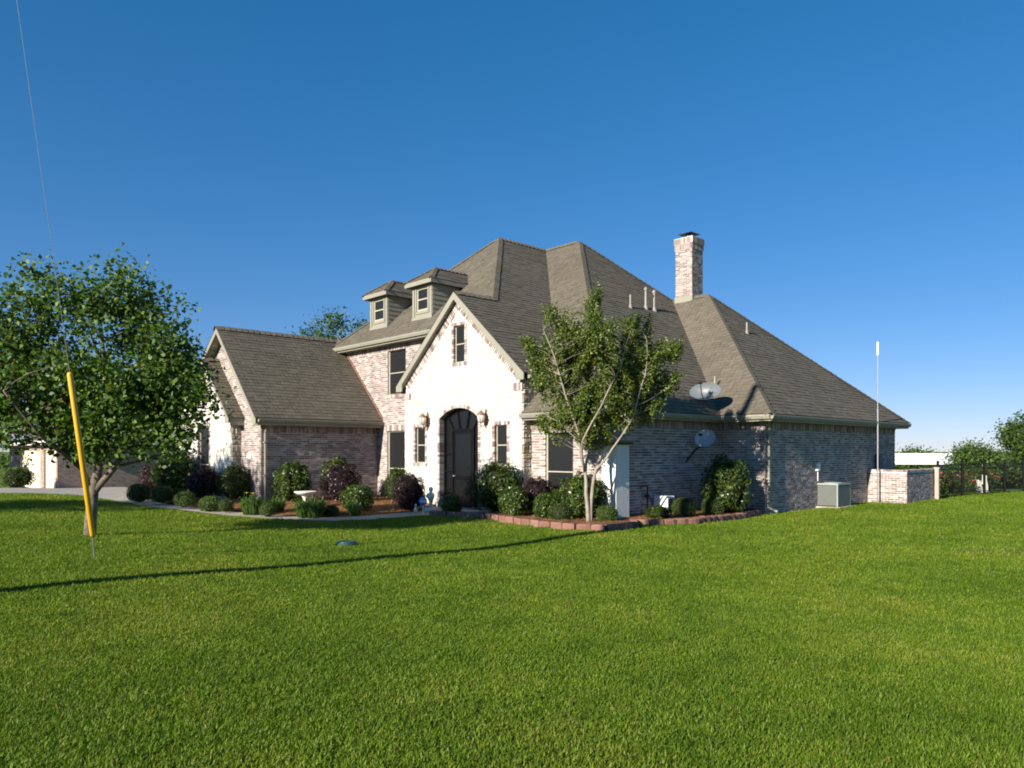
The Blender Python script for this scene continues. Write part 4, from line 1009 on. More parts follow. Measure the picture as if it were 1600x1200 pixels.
# ------------------------------------------------------------------ foliage
def leaf_quads(C, size, rng, normal_bias=None, aspect=.5, jit=.35):
    """diamond leaves at centres C; returns verts, faces"""
    n = len(C); d = rng.normal(size=(n, 3))
    if normal_bias is not None: d = d*.75+normal_bias
    nrm = d/np.linalg.norm(d, axis=1, keepdims=True)
    t = rng.normal(size=(n, 3)); t -= (t*nrm).sum(1, keepdims=True)*nrm; t /= np.linalg.norm(t, axis=1, keepdims=True); bb = np.cross(nrm, t)
    s = (size*(1+jit*rng.uniform(-1, 1, (n, 1)))); fold = nrm*s*.12
    V = np.stack([C-t*s*.5, C+bb*s*aspect*.5+fold, C+t*s*.5, C-bb*s*aspect*.5+fold], 1).reshape(-1, 3)
    return V, np.arange(4*n).reshape(-1, 4)
def shrub_mesh(name, r, h, leaf, n, mats, seed, lump=.06, squash=1.0, flat=.0, aspect=.55):
    rng = np.random.default_rng(seed)
    u = rng.normal(size=(n, 3)); u /= np.linalg.norm(u, axis=1, keepdims=True); u[:, 2] = np.where(u[:, 2] < -.75, -u[:, 2], u[:, 2])
    ph = rng.uniform(0, 6.28, 6)
    bumpf = 1+lump*(np.sin(u[:, 0]*5+ph[0])*np.sin(u[:, 1]*5+ph[1])+.7*np.sin(u[:, 2]*7+ph[2])*np.sin(u[:, 0]*8+ph[3])+.5*np.sin(u[:, 1]*13+ph[4]))
    rr = bumpf*(1-np.abs(rng.normal(0, .055, n)))+np.where(rng.random(n) < .05, rng.uniform(0, .09, n), 0)
    p = np.sign(u)*np.abs(u)**(.88)
    C = p*rr[:, None]*np.array([r, r, h/2])+np.array([0, 0, h/2])
    C[:, 2] = np.maximum(C[:, 2], .01)
    shoot = rng.random(n) < .03; C[shoot] += (u*np.array([1, 1, .8]))[shoot]*rng.uniform(.02, .10, (int(shoot.sum()), 1)); C[shoot, 2] = np.maximum(C[shoot, 2], .02)
    V, Fc = leaf_quads(C, leaf, rng, u*1.1+np.array([0, 0, .25]), aspect)
    # solid dark core shell behind the leaves
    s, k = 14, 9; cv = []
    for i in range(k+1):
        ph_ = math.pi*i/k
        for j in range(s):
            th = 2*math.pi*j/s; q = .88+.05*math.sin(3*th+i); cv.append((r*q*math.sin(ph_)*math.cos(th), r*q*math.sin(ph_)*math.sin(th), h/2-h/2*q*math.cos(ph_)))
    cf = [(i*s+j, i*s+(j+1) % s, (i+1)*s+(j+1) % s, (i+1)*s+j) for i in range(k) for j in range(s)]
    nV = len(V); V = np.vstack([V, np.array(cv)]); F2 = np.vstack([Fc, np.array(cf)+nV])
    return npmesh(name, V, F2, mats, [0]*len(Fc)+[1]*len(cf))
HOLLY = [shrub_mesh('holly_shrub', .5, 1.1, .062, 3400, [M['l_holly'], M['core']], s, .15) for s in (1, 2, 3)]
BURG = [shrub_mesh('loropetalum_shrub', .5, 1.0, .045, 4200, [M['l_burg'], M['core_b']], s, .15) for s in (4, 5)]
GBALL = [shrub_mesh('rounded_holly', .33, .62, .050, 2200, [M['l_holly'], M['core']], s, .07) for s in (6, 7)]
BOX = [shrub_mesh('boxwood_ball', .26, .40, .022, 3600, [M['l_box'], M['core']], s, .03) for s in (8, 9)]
SHRUB = dict(holly=(HOLLY, .5, 1.1), burg=(BURG, .5, 1.0), gball=(GBALL, .33, .62), box=(BOX, .26, .40))
CATS = dict(holly='shrub', burg='shrub', gball='shrub', box='shrub'); NM = dict(holly='holly_shrub', burg='burgundy_shrub', gball='rounded_shrub', box='boxwood_ball')
cnt = 0
def shrub(kind, X, Y, r, h, zf, label):
    global cnt; cnt += 1
    ms, r0, h0 = SHRUB[kind]; o = link(NM[kind], ms[cnt % len(ms)], None, (X, Y, zf(X, Y)-.04)); o.scale = (r/r0, r/r0*random.uniform(.92, 1.05), (h+.04)/h0); o.rotation_euler = (0, 0, random.uniform(0, 6.28))
    tag(o, label, 'shrub', {'holly': 'large glossy green shrubs', 'burg': 'dark burgundy shrubs', 'gball': 'rounded green shrubs', 'box': 'small clipped boxwood balls'}[kind])
SH = [
 ('burg', -13.1, 26.6, .34, 1.05, 0, 'dark burgundy shrub at the far left end of the left bed'),
 ('holly', -11.35, 24.75, .66, 1.50, 0, 'tallest dome-shaped green shrub in front of the white garage gable window'),
 ('burg', -9.45, 22.6, .55, .98, 0, 'broad dark burgundy shrub between the green dome and the brick corner'),
 ('holly', -8.55, 22.6, .46, 1.02, 0, 'reddish green shrub against the brick corner with the downspout'),
 ('box', -11.64, 23.0, .36, .56, 0, 'clipped boxwood nearest the driveway end of the left bed'),
 ('box', -10.6, 22.3, .33, .50, 0, 'shaded boxwood ball in front of the tall green dome shrub'),
 ('box', -9.0, 20.25, .28, .42, 0, 'low shaded boxwood ball beside the walkway bend'),
 ('box', -8.0, 19.55, .33, .40, 0, 'wide low boxwood in front of the reddish green shrub'),
 ('box', -7.5, 19.30, .19, .31, 0, 'small sunlit boxwood ball left of the yellow-flowered lily'),
 ('box', -6.05, 18.25, .20, .31, 0, 'small bright boxwood ball between two lily clumps'),
 ('holly', -6.56, 22.0, .56, 1.14, 0, 'round glossy green shrub against the garage side wall behind the birdbath'),
 ('holly', -5.5, 23.2, .46, 1.22, 0, 'green shrub behind the burgundy one at the garage side wall'),
 ('burg', -4.98, 21.7, .51, 1.08, 0, 'burgundy shrub in front of the taller green one by the garage side wall'),
 ('gball', -4.11, 19.6, .40, .67, 0, 'bright green rounded shrub in the open pine straw'),
 ('box', -4.60, 18.75, .19, .29, 0, 'small boxwood ball at the walkway edge below the birdbath'),
 ('holly', -3.42, 21.9, .32, .95, 0, 'slim green shrub under the lower brick-front window'),
 ('burg', -2.80, 20.0, .45, .92, 0, 'burgundy shrub left of the front door beside the statue'),
 ('gball', -1.50, 18.35, .25, .45, 1, 'low dark green shrub at the foot of the front door'),
 ('holly', -.36, 18.45, .56, 1.20, 1, 'large green shrub under the right slit window of the entry gable'),
 ('gball', .05, 17.45, .33, .68, 1, 'rounded glossy shrub in front of the large one right of the door'),
 ('burg', .62, 18.10, .42, .86, 1, 'burgundy shrub by the stone return under the right room window'),
 ('gball', .76, 16.95, .30, .55, 1, 'rounded green shrub left of the pale-barked tree'),
 ('box', 1.10, 16.55, .26, .39, 1, 'dark boxwood ball just left of the pale tree trunk'),
 ('holly', 1.62, 16.95, .50, 1.0, 1, 'boxy green shrub behind the pale-barked tree trunk'),
 ('box', 2.10, 16.30, .24, .36, 1, 'boxwood ball right of the pale tree trunk by the stucco buttress'),
 ('gball', 1.05, 18.0, .22, .62, 1, 'dark leafy shrub half hidden under the right room window'),
 ('gball', 3.38, 17.0, .29, .26, 1, 'low spreading shrub in front of the white utility box'),
 ('box', 4.09, 17.5, .29, .45, 1, 'bright boxwood ball in the bed along the shaded side wall'),
 ('box', 5.0, 18.3, .28, .41, 1, 'shaded boxwood ball beside the tall shrub at the wing corner'),
 ('holly', 5.42, 18.65, .54, 1.38, 1, 'tall green shrub below the wall satellite dish at the wing corner'),
]
for k, X, Y, r, h, zz, lab in SH: shrub(k, X, Y, r, h, (bedl_z, bedr_z)[zz], lab)

# daylily clumps
def lily_mesh(seed, r, h, n, w=.011):
    rng = random.Random(seed); mb = MB()
    for k in range(n):
        t = rng.uniform(0, 6.28); q = r*.62*math.sqrt(rng.random()); R = r*rng.uniform(.2, .62); Hh = h*rng.uniform(.7, 1.1); ww = w*rng.uniform(.8, 1.3)
        Hh *= (1-.55*(q/r)**2)*rng.uniform(.6, 1.1); d = Vector((math.cos(t), math.sin(t), 0)); c0 = d*q; t += rng.gauss(0, .9); d = Vector((math.cos(t), math.sin(t), 0)); nn = Vector((-d.y, d.x, 0)); i = len(mb.v)
        for (u, z, s) in ((0, 0, 1), (.25, .62, 1), (.6, .98, .8), (1, .80, .08)):
            p = c0+d*R*u+Vector((0, 0, Hh*z)); mb.v += [tuple(p-nn*ww*s), tuple(p+nn*ww*s)]
        for j in range(3): mb.f.append((i+2*j, i+2*j+1, i+2*j+3, i+2*j+2)); mb.mi.append(0)
    return mb.mesh('daylily_clump', M['l_lily'], recalc=False)
LM = [lily_mesh(s, .4, .42, 420) for s in (1, 2)]
for i, (X, Y, r, h, lab) in enumerate([(-6.63, 18.75, .34, .50, 'daylily clump with a yellow flower beside the walkway'), (-6.25, 19.35, .38, .42, 'daylily clump behind the small bright boxwood ball'), (-5.05, 18.45, .52, .50, 'largest daylily clump spreading in front of the birdbath'), (-4.05, 18.95, .24, .35, 'small grassy clump at the foot of the bright rounded shrub')]):
    o = link('daylily_clump', LM[i % 2], None, (X, Y, bedl_z(X, Y)-.02)); o.scale = (r/.4, r/.4, h/.42); tag(o, lab, 'plant', 'daylily clumps')
    if i == 0:
        for fx, fy in ((.1, -.2), (-.12, -.1)):
            mb = MB()
            for k in range(6):
                t = k*math.pi/3; d = Vector((math.cos(t), math.sin(t), 0)); n_ = Vector((-d.y, d.x, 0)); c = Vector((fx, fy, .44))
                mb.face([c, c+d*.035+n_*.02+Vector((0, 0, .03)), c+d*.07+Vector((0, 0, .03)), c+d*.035-n_*.02+Vector((0, 0, .03))])
            mb.obj('flower', M['petal_y'], o, recalc=False)

# birdbath
bb = empty('birdbath', (-5.6, 19.95, bedl_z(-5.6, 19.95))); tag(bb, 'pale stone birdbath among the lilies by the garage side wall', 'birdbath')
mb = MB(); mb.lathe([(.15, 0), (.15, .04), (.08, .08), (.06, .2), (.07, .28), (.11, .33)], 16); mb.obj('pedestal', M['statue'], bb, smooth=True)
mb = MB(); mb.lathe([(.08, .32), (.2, .36), (.29, .42), (.30, .45), (.27, .45), (.18, .40), (.02, .385)], 24); mb.obj('basin', M['statue'], bb, smooth=True)
# garden statue on the doorstep: robed child figure holding a shell
st = empty('garden_statue', (-2.17, 19.5, .055)); tag(st, 'pale cast stone garden statue left of the front door', 'statue')
mb = MB(); mb.box(-.15, .15, -.12, .12, 0, .07); mb.lathe([(.10, .07), (.085, .09), (.06, .12)], 14); mb.obj('plinth', M['statue'], st, bevel=.008)
mb = MB(); mb.lathe([(.055, .10), (.05, .17), (.048, .24), (.07, .31), (.095, .38), (.098, .44), (.07, .485), (.035, .51), (.04, .53), (.06, .56), (.062, .60), (.045, .64), (.01, .655)], 16, (.02, 0, 0))
mb.tube([(.09, 0, .46), (.10, -.06, .40), (.02, -.12, .38)], [.028, .026, .022], 8); mb.tube([(-.06, 0, .46), (-.09, -.05, .39), (-.01, -.12, .36)], [.028, .026, .022], 8)
mb.lathe([(.01, .33), (.07, .36), (.085, .40), (.07, .40), (.01, .37)], 12, (0, -.12, 0)); mb.obj('figure', M['statue'], st, smooth=True)
gn = empty('garden_ornament', (-2.55, 19.5, bedl_z(-2.55, 19.5))); tag(gn, 'tiny pale ornament at the base of the burgundy shrub by the door', 'ornament')
mb = MB(); mb.lathe([(.05, 0), (.055, .05), (.035, .10), (.02, .13), (.035, .16), (.035, .19), (.01, .22)], 12); mb.obj('body', M['statue'], gn, smooth=True)
# blue yard sign
sg = empty('yard_sign', (-2.3, 18.98, .0), rad(-8)); tag(sg, 'blue octagonal security sign on a white stake left of the front door', 'sign')
mb = MB(); pts = [(.115*math.cos(rad(22.5+45*k)), 0, .36+.125*math.sin(rad(22.5+45*k))) for k in range(8)]; mb.prism(pts, (0, .012, 0)); pn = mb.obj('sign_panel', M['signblue'], sg)
mb = MB()
for x0, x1, z0, z1 in ((-.065, -.03, .33, .40), (-.015, .018, .33, .40), (.03, .065, .33, .40), (-.05, .05, .43, .445)): mb.box(x0, x1, -.004, 0, z0, z1)
mb.obj('lettering', M['white'], pn)
mb = MB(); mb.box(-.012, .012, .012, .024, -.2, .40); mb.obj('stake', M['white'], sg)
# grey slab in the shade at the foot of the door, a low planter stone
sb = empty('stepping_stone', (-.98, 18.55, gz(-.98, 18.5)), rad(-20)); tag(sb, 'flat grey stone lying in the shade right of the door shrub', 'stone')
mb = MB(); mb.box(-.5, .5, -.16, .16, -.02, .14); mb.obj('slab', M['statue'], sb, bevel=.03)
# green lid in the lawn
ld_ = empty('valve_lid', (*LID, gz(*LID))); tag(ld_, 'round dark green utility lid sticking up from the lawn', 'utility lid')
mb = MB(); mb.lathe([(.19, -.05), (.19, .045), (.175, .06)], 24); mb.obj('rim', M['greenlid'], ld_); mb = MB(); mb.lathe([(.172, .06), (.14, .078), (.05, .09), (.0, .092)], 24); mb.obj('lid_top', M['greenlid'], ld_, smooth=True)

# ------------------------------------------------------------------ trees
def branch_path(p, q, bend, rng, n=5, sag=0.0):
    p, q = Vector(p), Vector(q); L = (q-p).length; off = Vector([rng.uniform(-1, 1) for _ in range(3)])*bend*L; out = []
    for k in range(n+1):
        t = k/n; out.append(p.lerp(q, t)+off*math.sin(math.pi*t)+Vector((0, 0, sag*L*math.sin(math.pi*t))))
    return out
def tree(name, base, forks, lobes, ncl, per, leaf, lmat, bmat, label, cat='tree', seed=1, r0=.12, group=None, clr=.34, shell=.5, aspect=.55, twig=True, spray=0.0, droop=0.0, tw=1.0):
    """base xyz; forks: limb end points from the trunk top; lobes: (centre, radii) the crown is made of"""
    rng = random.Random(seed); nr = np.random.default_rng(seed); bx = Vector(base)
    root = empty(name, base); tag(root, label, cat, group)
    tb = MB(); limbs = []
    for path, ra, rb in forks:
        pp = [Vector(p)-bx for p in path]
        full = []
        for k in range(len(pp)-1): full += branch_path(pp[k], pp[k+1], .04, rng, 4)[:-1]
        full.append(pp[-1]); n = len(full)
        if (full[0]-Vector((0, 0, 0))).length < .4: full[0] = full[0]-Vector((0, 0, .12))
        tb.tube(full, [ra+(rb-ra)*k/(n-1) for k in range(n)], 9); limbs += [(full[k], ra+(rb-ra)*k/(n-1)) for k in range(n//3, n)]
    cl = []; vol = [(r[0]*r[1]*r[2])**.72 for c, r in lobes]; tv = sum(vol)
    for (c, r), v in zip(lobes, vol):
        for _ in range(max(3, int(ncl*v/tv))):
            u = Vector([rng.gauss(0, 1) for _ in range(3)]).normalized(); q = shell+(1-shell)*rng.random()**.6 if rng.random() < .8 else rng.random()
            cl.append(Vector((c[0]+u.x*r[0]*q, c[1]+u.y*r[1]*q, c[2]+u.z*r[2]*q))-bx)
    Cs = []
    for p in cl:
        near = min(limbs, key=lambda L: (L[0]-p).length+max(0, L[0].z-p.z+.45*math.hypot(L[0].x-p.x, L[0].y-p.y))*1.2); d = p-near[0]
        if twig and rng.random() < .75: tb.tube(branch_path(near[0], p, .08, rng, 4, .04), [tw*min(near[1]*.6, .012+.012*d.length*r0*10)*(1-.75*k/4)+.003*tw for k in range(5)], 5, cap=False)
        rr = clr*rng.uniform(.6, 1.25); k = int(per*rng.uniform(.6, 1.3)); g = nr.normal(0, .5, (k, 3))*rr
        dn = d.normalized() if d.length > .01 else Vector((0, 0, 1))
        if spray: g = g*(1-spray*.55)+np.outer(nr.uniform(-1.0, 1.3, k)*rr*spray*1.5, np.array(dn*.7+Vector((0, 0, .5))))
        if droop: g[:, 2] -= droop*np.abs(g[:, 0])
        Cs.append(g+np.array(p))
    V, Fc = leaf_quads(np.vstack(Cs), leaf, nr, np.array([-.25, -.3, .45]), aspect)
    tr = tb.obj('trunk', bmat, root, smooth=True, recalc=False)
    link('crown', npmesh('crown', V, Fc, lmat), root)
    return root
# pear tree on the left lawn
B = (-8.2, 14.3, 0)
Z = lambda x, y, z: (x, y, z)
forks = [([B, (-8.12, 14.3, .9), (-7.98, 14.35, 1.6), (-7.9, 14.4, 2.6), (-8.0, 14.3, 4.2)], .115, .03),
         ([(-8.14, 14.3, .75), (-8.3, 14.25, 1.3), (-8.75, 14.1, 2.1), (-9.2, 13.9, 3.5)], .075, .02),
         ([(-8.12, 14.3, .85), (-7.7, 14.3, 1.35), (-7.2, 14.2, 2.2), (-6.9, 14.2, 3.4)], .07, .02),
         ([(-8.3, 14.25, 1.3), (-8.6, 13.5, 1.9), (-8.9, 12.9, 2.7)], .05, .015), ([(-7.98, 14.35, 1.6), (-7.7, 15.1, 2.4), (-7.6, 15.6, 3.4)], .05, .015),
         ([(-8.75, 14.1, 2.1), (-9.6, 14.3, 2.4), (-10.2, 14.5, 2.7)], .04, .012), ([(-7.2, 14.2, 2.2), (-6.6, 14.1, 2.35), (-6.1, 14.0, 2.5)], .035, .01)]
lobes = [((-8.2, 14.3, 3.6), (1.55, 1.5, 1.3)), ((-9.3, 14.0, 2.9), (1.2, 1.3, .9)), ((-7.0, 14.2, 3.0), (1.0, 1.2, 1.05)), ((-6.45, 14.0, 2.6), (.62, .6, .75)), ((-7.5, 14.4, 4.65), (.55, .7, .58)), ((-8.3, 14.2, 4.8), (.5, .6, .42)), ((-9.0, 14.2, 4.7), (.55, .6, .5)), ((-6.75, 14.2, 4.1), (.45, .5, .6)), ((-9.75, 14.1, 4.2), (.5, .6, .5)),
         ((-10.2, 14.2, 3.3), (.8, .9, .8)), ((-7.6, 14.0, 2.05), (1.1, 1.0, .45)), ((-8.9, 14.0, 2.0), (1.2, 1.0, .45)), ((-6.0, 13.9, 2.95), (.32, .4, .32)), ((-5.9, 13.9, 2.45), (.25, .3, .25)), ((-6.55, 14.1, 1.85), (.42, .5, .33)), ((-10.1, 13.9, 2.35), (.8, .8, .42)), ((-10.6, 14.0, 2.7), (.6, .7, .6)), ((-6.35, 14.1, 3.6), (.35, .4, .35))]
pear = tree('pear_tree', B, forks, lobes, 300, 118, .098, M['l_oak'], M['bark'], 'leafy green tree on the left lawn behind the yellow pole guard', seed=11, r0=.12, clr=.40, shell=.5, aspect=.66)
pear.location = PEAR_AT; pear.scale = (PEAR_S,)*3
# crepe myrtle in the bed
B = (1.68, 16.15, bedr_z(1.68, 16.15)-.03)
def R3(x, z, y=0): return (1.68+(x-918)/1150*16.15, 16.15+y, EYE+(705-z)/1150*16.15)
forks = [([B, R3(914, 770), R3(912, 735), R3(902, 680, -.2), R3(880, 620, -.4), R3(862, 560, -.5), R3(846, 520, -.4)], 0.0496, 0.0042), ([(B[0]+.05, B[1]+.02, B[2]), R3(924, 770, .05), R3(930, 735, .1), R3(945, 690, .3), R3(985, 630, .5), R3(1020, 585, .6), R3(1045, 545, .6)], 0.0464, 0.0042),
         ([R3(913, 740), R3(922, 690, .2), R3(930, 610, .3), R3(938, 520, .3), R3(930, 455, .2)], 0.0336, 0.0035), ([R3(912, 738), R3(905, 690, -.5), R3(930, 640, -.8), R3(960, 580, -.9), R3(975, 525, -.8)], 0.0256, 0.0042), ([R3(930, 735, .1), R3(955, 700, -.1), R3(985, 650, -.4), R3(1000, 590, -.5), R3(1002, 535, -.5)], 0.0272, 0.0042),
         ([R3(902, 680, -.2), R3(893, 650, .3), R3(895, 590, .7), R3(905, 540, .8), R3(890, 500, .7)], 0.0224, 0.0042), ([R3(945, 690, .3), R3(975, 668, .4), R3(1020, 645, .5)], 0.0176, 0.0056), ([R3(902, 690, -.2), R3(870, 660, -.3), R3(845, 645, -.3)], 0.0160, 0.0056)]
lobes = [(R3(930, 555), (.85, .8, .85)), (R3(870, 585), (.55, .6, .75)), (R3(1000, 575), (.60, .6, .6)), (R3(928, 500), (.26, .35, .6)), (R3(878, 525), (.36, .4, .45)), (R3(1035, 550), (.34, .4, .26)), (R3(990, 520), (.35, .4, .35)), (R3(930, 635), (.9, .6, .42)), (R3(845, 560), (.28, .3, .34)), (R3(1015, 635), (.40, .4, .24)), (R3(868, 665), (.42, .4, .3)), (R3(928, 462), (.09, .1, .24)), (R3(1050, 552), (.18, .25, .18)), (R3(828, 540), (.18, .25, .2)), (R3(862, 495), (.18, .25, .2)), (R3(985, 650), (.45, .35, .28)), (R3(905, 670), (.42, .4, .26)), (R3(960, 610), (.5, .5, .4)), (R3(1035, 600), (.35, .4, .3)), (R3(920, 680), (.5, .4, .2)), (R3(1000, 600), (.4, .5, .35))]
tree('crepe_myrtle', B, forks, lobes, 640, 112, .054, M['l_myrtle'], M['palebark'], 'slender pale-barked multi-stem tree in the front bed', seed=5, r0=.055, clr=.17, shell=.35, aspect=.65, spray=.6, tw=.38)
# trees beyond the house
def bgtree(x, y, h, rx, rz, label, seed, n=120, per=90, leaf=.3, th=None, clr=.8):
    z = gz(x, y); rng = random.Random(seed); c = (x, y, z+h-rz)
    lob = [(c, (rx, rx, rz))]+[((x+rng.uniform(-.6, .6)*rx, y+rng.uniform(-.6, .6)*rx, z+h-rz+rng.uniform(-.45, .55)*rz), (rx*.5, rx*.5, rz*.5)) for _ in range(6)]
    tree('shade_tree', (x, y, z), [([(x, y, z), (x+.1, y, z+(h-2*rz)*.8+.2), (x, y, z+h-rz*.8)], .02*h, .006*h)]+[([(x, y, z+max(.6, (h-2*rz)*.8)), (x+rng.uniform(-.6, .6)*rx, y+rng.uniform(-.6, .6)*rx, z+h-rz*.9)], .01*h, .004*h) for _ in range(4)], lob, n, per, leaf, M['l_bg'], M['bark'], label, seed=seed, r0=.1, group='trees beyond the house', clr=clr, shell=.6)
bgtree(-10.8, 47, 10.6, 2.6, 2.2, 'tree top rising behind the garage wing roof', 31, 110, 110, .2)
bgtree(34.7, 47, 4.9, 3.0, 2.0, 'large round tree at the right edge beyond the fence', 32, 210, 170, .19, clr=.7)
bgtree(34.6, 55, 3.2, 1.7, 1.4, 'medium tree left of the large right-edge tree', 33, 110, 130, .19)
bgtree(40.5, 58, 2.6, 2.6, 1.2, 'low tree behind the medium one near the fence', 34, 100, 90, .26)
bgtree(42, 62, 2.7, 3.5, 1.4, 'low spreading tree at the far right behind the fence', 35, 110, 90, .28)
bgtree(48, 88, 3.6, 2.2, 1.5, 'distant tree just past the house corner', 36, 80, 70, .3)
bgtree(-27, 47, 6.8, 3.5, 2.8, 'bushy tree left of the garage building', 37, 130, 100, .28)
bgtree(-36, 40, 6.0, 3.6, 2.8, 'tree at the far left beyond the driveway', 38, 110, 90, .28)
# big tree left of the view, throwing shade over the lawn
bgtree(-20.4, 11.8, 7.4, 2.9, 2.6, 'large tree left of the lawn shading the driveway bed', 39, 170, 110, .16, clr=.7)
# distant belt of woodland
rngw = np.random.default_rng(3); Cw = []
for k in range(520):
    x = rngw.uniform(-130, 260); y = 150+rngw.uniform(-10, 30)+abs(x-30)*.05; top = rngw.uniform(1.2, 3.6); zb_ = gz(x, y)
    Cw.append(np.array([x, y, zb_])+np.stack([rngw.normal(0, 2.2, 34), rngw.normal(0, 2, 34), rngw.uniform(-.5, top, 34)], 1))
Vw, Fw_ = leaf_quads(np.vstack(Cw), 1.1, rngw, None, .8)
tag(link('distant_woodland', npmesh('distant_woodland', Vw, Fw_, M['l_bg'])), kind='stuff')
# shrubs behind the fence
FB = [(-1, 'rose', .2, 'red rose bush behind the fence nearest the gate post'), (0, 'green', 1.0, 'bright green bush behind the left end of the fence'), (1, 'rose', 2.2, 'red rose bush behind the second fence panel'), (0, 'green', 3.3, 'green bush behind the middle of the fence'), (1, 'rose', 4.6, 'red rose bush before the pale garden stones'), (0, 'green', 6.6, 'low green bush beside the pale garden stones'), (1, 'rose', 7.6, 'wide red rose bush at the right edge behind the fence')]
def rose_mesh(seed):
    rng = np.random.default_rng(seed); n = 1500
    u = rng.normal(size=(n, 3)); u /= np.linalg.norm(u, axis=1, keepdims=True); C = u*np.array([.55, .55, .45])*(rng.uniform(.5, 1.05, (n, 1)))+np.array([0, 0, .47])
    V, F1 = leaf_quads(C, .07, rng, u, .7); k = 60
    u = rng.normal(size=(k, 3)); u /= np.linalg.norm(u, axis=1, keepdims=True); u[:, 2] = np.abs(u[:, 2]); C = u*np.array([.57, .57, .5])+np.array([0, 0, .47]); V2, F2 = leaf_quads(C, .09, rng, u, .9)
    return npmesh('rose_bush', np.vstack([V, V2]), np.vstack([F1, F2+len(V)]), [M['l_box'], M['petal_r']], [0]*n+[1]*k)
RM = rose_mesh(1); GM = shrub_mesh('fence_bush', .55, .95, .06, 1800, [M['l_box'], M['core']], 44, .1)
nrm = Vector((-fd.y, fd.x, 0))
for _, kd, s, lab in FB:
    p = Vector((14.55, 25.15, 0))+fd*s+nrm*random.uniform(.9, 1.3)
    o = link('rose_bush' if kd == 'rose' else 'fence_bush', RM if kd == 'rose' else GM, None, (p.x, p.y, gz(p.x, p.y)-.03)); q = random.uniform(.85, 1.15); o.scale = (q, q, q*.95); o.rotation_euler = (0, 0, random.uniform(0, 6)); tag(o, lab, 'bush', 'bushes behind the iron fence')
for s, hh, lab in ((5.4, .55, 'pale upright garden stone behind the fence'), (5.95, .75, 'taller pale garden stone behind the fence at right')):
    p = Vector((14.55, 25.15, 0))+fd*s+nrm*.7; o = MB(); o.hull8([(-.16, -.1, -.1), (.16, -.1, -.1), (.16, .1, -.1), (-.16, .1, -.1), (-.06, -.06, hh), (.10, -.05, hh-.06), (.08, .06, hh-.05), (-.05, .06, hh)])
    tag(o.obj('garden_stone', M['statue'], None, (p.x, p.y, gz(p.x, p.y)), bevel=.03), lab, 'stone')
p = HW(25.5, -8.5); o = link('fence_bush', GM, None, (-24.6, 36.6, gz(-24.6, 36.6))); o.scale = (1.3, 1.3, 1.1); tag(o, 'round green bush at the left end of the garage doors', 'bush')

# ------------------------------------------------------------------ utility pole just left of the view with its guy wire
PX, PY = -5.28, 7.08
up = empty('utility_pole', (PX, PY, gz(PX, PY))); tag(up, 'wooden utility pole just left of the view, shadow crossing the lawn', 'utility pole')
mb = MB(); mb.tube([(0, 0, -.3), (0, 0, 5), (0, 0, 10.2)], [.14, .125, .10], 14); mb.obj('pole', M['timber'], up, smooth=True)
GX, GY = GUY
gw = empty('guy_wire', (GX, GY, gz(GX, GY))); tag(gw, 'steel guy wire with a yellow plastic guard, anchored in the lawn', 'guy wire')
top = Vector((PX-GX, PY-GY+.1, 9.0)); e = top.normalized()
mb = MB(); mb.tube([e*-.2, top], .0032, 6); mb.obj('wire', M['galv'], gw)
mb = MB(); mb.tube([e*.32, e*.34, e*2.47, e*2.49], [.030, .034, .034, .02], 10); mb.obj('guard', M['yellow'], gw, smooth=True)
mb = MB(); mb.tube([(0, 0, -.2), tuple(e*.34)], .012, 6); mb.obj('anchor_rod', M['galv'], gw)

# ------------------------------------------------------------------ grass blades (one geometry-nodes object)
tufts = bpy.data.collections.new('grass_tufts')
def tuft(i):
    rng = random.Random(i); mb = MB()
    for k in range(9):
        t = rng.uniform(0, 6.28); p = Vector((rng.uniform(-.035, .035), rng.uniform(-.035, .035), -.004)); d = Vector((math.cos(t), math.sin(t), 0)); nn = Vector((-d.y, d.x, 0)); L = rng.uniform(.015, .032); ln = rng.uniform(.1, .8); w = rng.uniform(.0019, .0032); i0 = len(mb.v)
        for u, s in ((0, 1), (.55, .85), (1, .12)):
            q = p+d*(L*ln*u*u)+Vector((0, 0, L*u*(1-.25*u*ln))); mb.v += [tuple(q-nn*w*s), tuple(q+nn*w*s)]
        for j in range(2): mb.f.append((i0+2*j, i0+2*j+1, i0+2*j+3, i0+2*j+2)); mb.mi.append(0)
    o = bpy.data.objects.new('grass_tuft', mb.mesh('grass_tuft', M['blade'], recalc=False)); tufts.objects.link(o)
for i in range(6): tuft(i)
HOUSE_FP = [tuple(HW(a, b).xy) for a, b in ((0, 0), (1.4, 0), (1.4, -4.85), (3.8, -4.85), (3.8, -5.2), (9, -5.2), (9, -4.35), (11.8, -4.35), (11.8, -8.5), (18.3, -8.8), (18.3, 9.2), (0, 9.2))]
NOG = [WALK, DRIVE, BED_L, BED_1, BED_2, HOUSE_FP]
st_ = .4; gv = []; gf = []; dens = []; siz = []; vid = {}
def gvert(i, j):
    if (i, j) not in vid:
        x, y = i*st_, j*st_; vid[(i, j)] = len(gv); gv.append((x, y, gz(x, y)+.002)); r = math.hypot(x, y)
        dens.append((.3 if ((x-7.9)/.9)**2+((y-11.95)/.5)**2 < 1 else 1)*max(80.0, min(2700.0, 2700*(5.5/max(r, 3))**1.65))); siz.append(min(2.6, max(1.0, (r/6)**.62)))
    return vid[(i, j)]
for j in range(int(2.6/st_), int(33/st_)):
    y = (j+.5)*st_
    for i in range(int(-(.76*y+1.5)/st_), int((.76*y+2.2)/st_)+1):
        x = (i+.5)*st_
        if math.hypot(x, y) > 36: continue
        if any(inpoly(x+dx, y+dy, P_) for P_ in NOG for dx in (-.19, .19) for dy in (-.19, .19)): continue
        gf.append((gvert(i, j), gvert(i+1, j), gvert(i+1, j+1), gvert(i, j+1)))
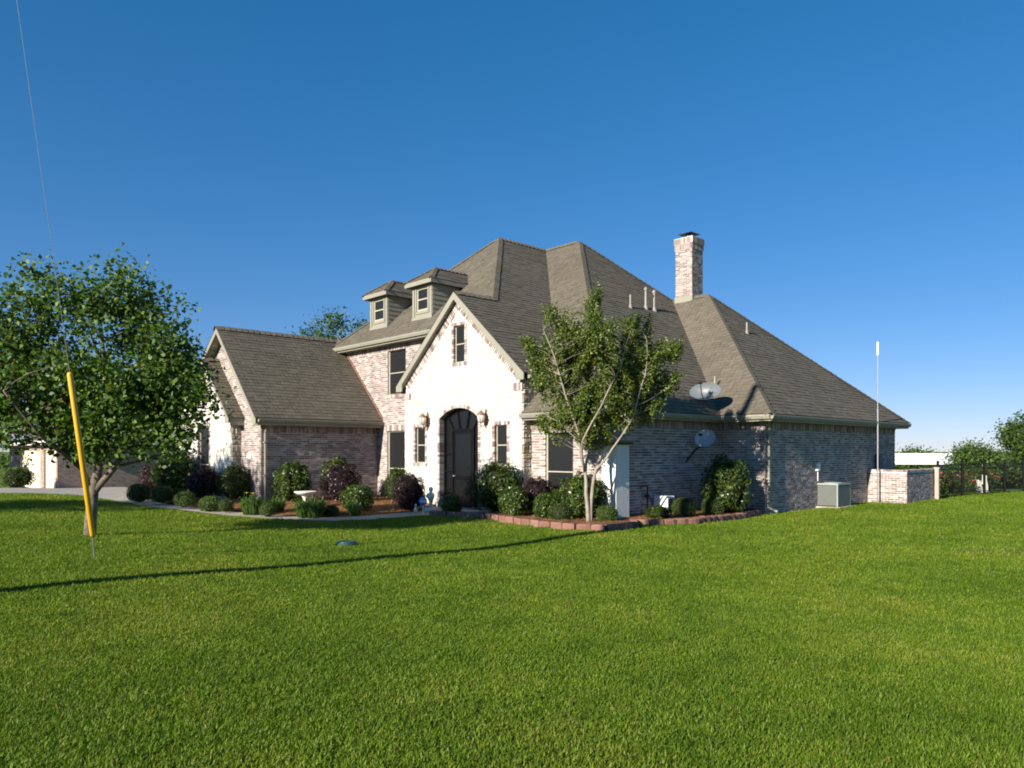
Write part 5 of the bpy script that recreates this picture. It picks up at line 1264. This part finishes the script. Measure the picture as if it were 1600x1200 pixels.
gme = bpy.data.meshes.new('grass'); gme.from_pydata(gv, [], gf)
for nme, arr in (('dens', dens), ('siz', siz)):
    at = gme.attributes.new(nme, 'FLOAT', 'POINT'); at.data.foreach_set('value', arr)
grass = tag(link('grass', gme), kind='stuff')
ng = bpy.data.node_groups.new('grass_scatter', 'GeometryNodeTree')
ng.interface.new_socket('Geometry', in_out='INPUT', socket_type='NodeSocketGeometry'); ng.interface.new_socket('Geometry', in_out='OUTPUT', socket_type='NodeSocketGeometry')
nn = ng.nodes; gi = nn.new('NodeGroupInput'); go = nn.new('NodeGroupOutput')
dp = nn.new('GeometryNodeDistributePointsOnFaces'); ip = nn.new('GeometryNodeInstanceOnPoints'); ci = nn.new('GeometryNodeCollectionInfo')
ci.inputs['Collection'].default_value = tufts; ci.inputs['Separate Children'].default_value = True; ci.inputs['Reset Children'].default_value = True
a1 = nn.new('GeometryNodeInputNamedAttribute'); a1.data_type = 'FLOAT'; a1.inputs['Name'].default_value = 'dens'
a2 = nn.new('GeometryNodeInputNamedAttribute'); a2.data_type = 'FLOAT'; a2.inputs['Name'].default_value = 'siz'
rv = nn.new('FunctionNodeRandomValue'); rv.data_type = 'FLOAT_VECTOR'; rv.inputs[0].default_value = (-.25, -.25, 0); rv.inputs[1].default_value = (.25, .25, 6.283)
rs = nn.new('FunctionNodeRandomValue'); rs.data_type = 'FLOAT'; rs.inputs[2].default_value = .7; rs.inputs[3].default_value = 1.25
ml = nn.new('ShaderNodeMath'); ml.operation = 'MULTIPLY'
lk = ng.links.new
lk(gi.outputs[0], dp.inputs['Mesh']); lk(a1.outputs[0], dp.inputs['Density']); lk(dp.outputs['Points'], ip.inputs['Points']); lk(ci.outputs[0], ip.inputs['Instance'])
ip.inputs['Pick Instance'].default_value = True; lk(rv.outputs[0], ip.inputs['Rotation']); lk(rs.outputs[1], ml.inputs[0]); lk(a2.outputs[0], ml.inputs[1]); lk(ml.outputs[0], ip.inputs['Scale']); lk(ip.outputs[0], go.inputs[0])
md = grass.modifiers.new('scatter', 'NODES'); md.node_group = ng
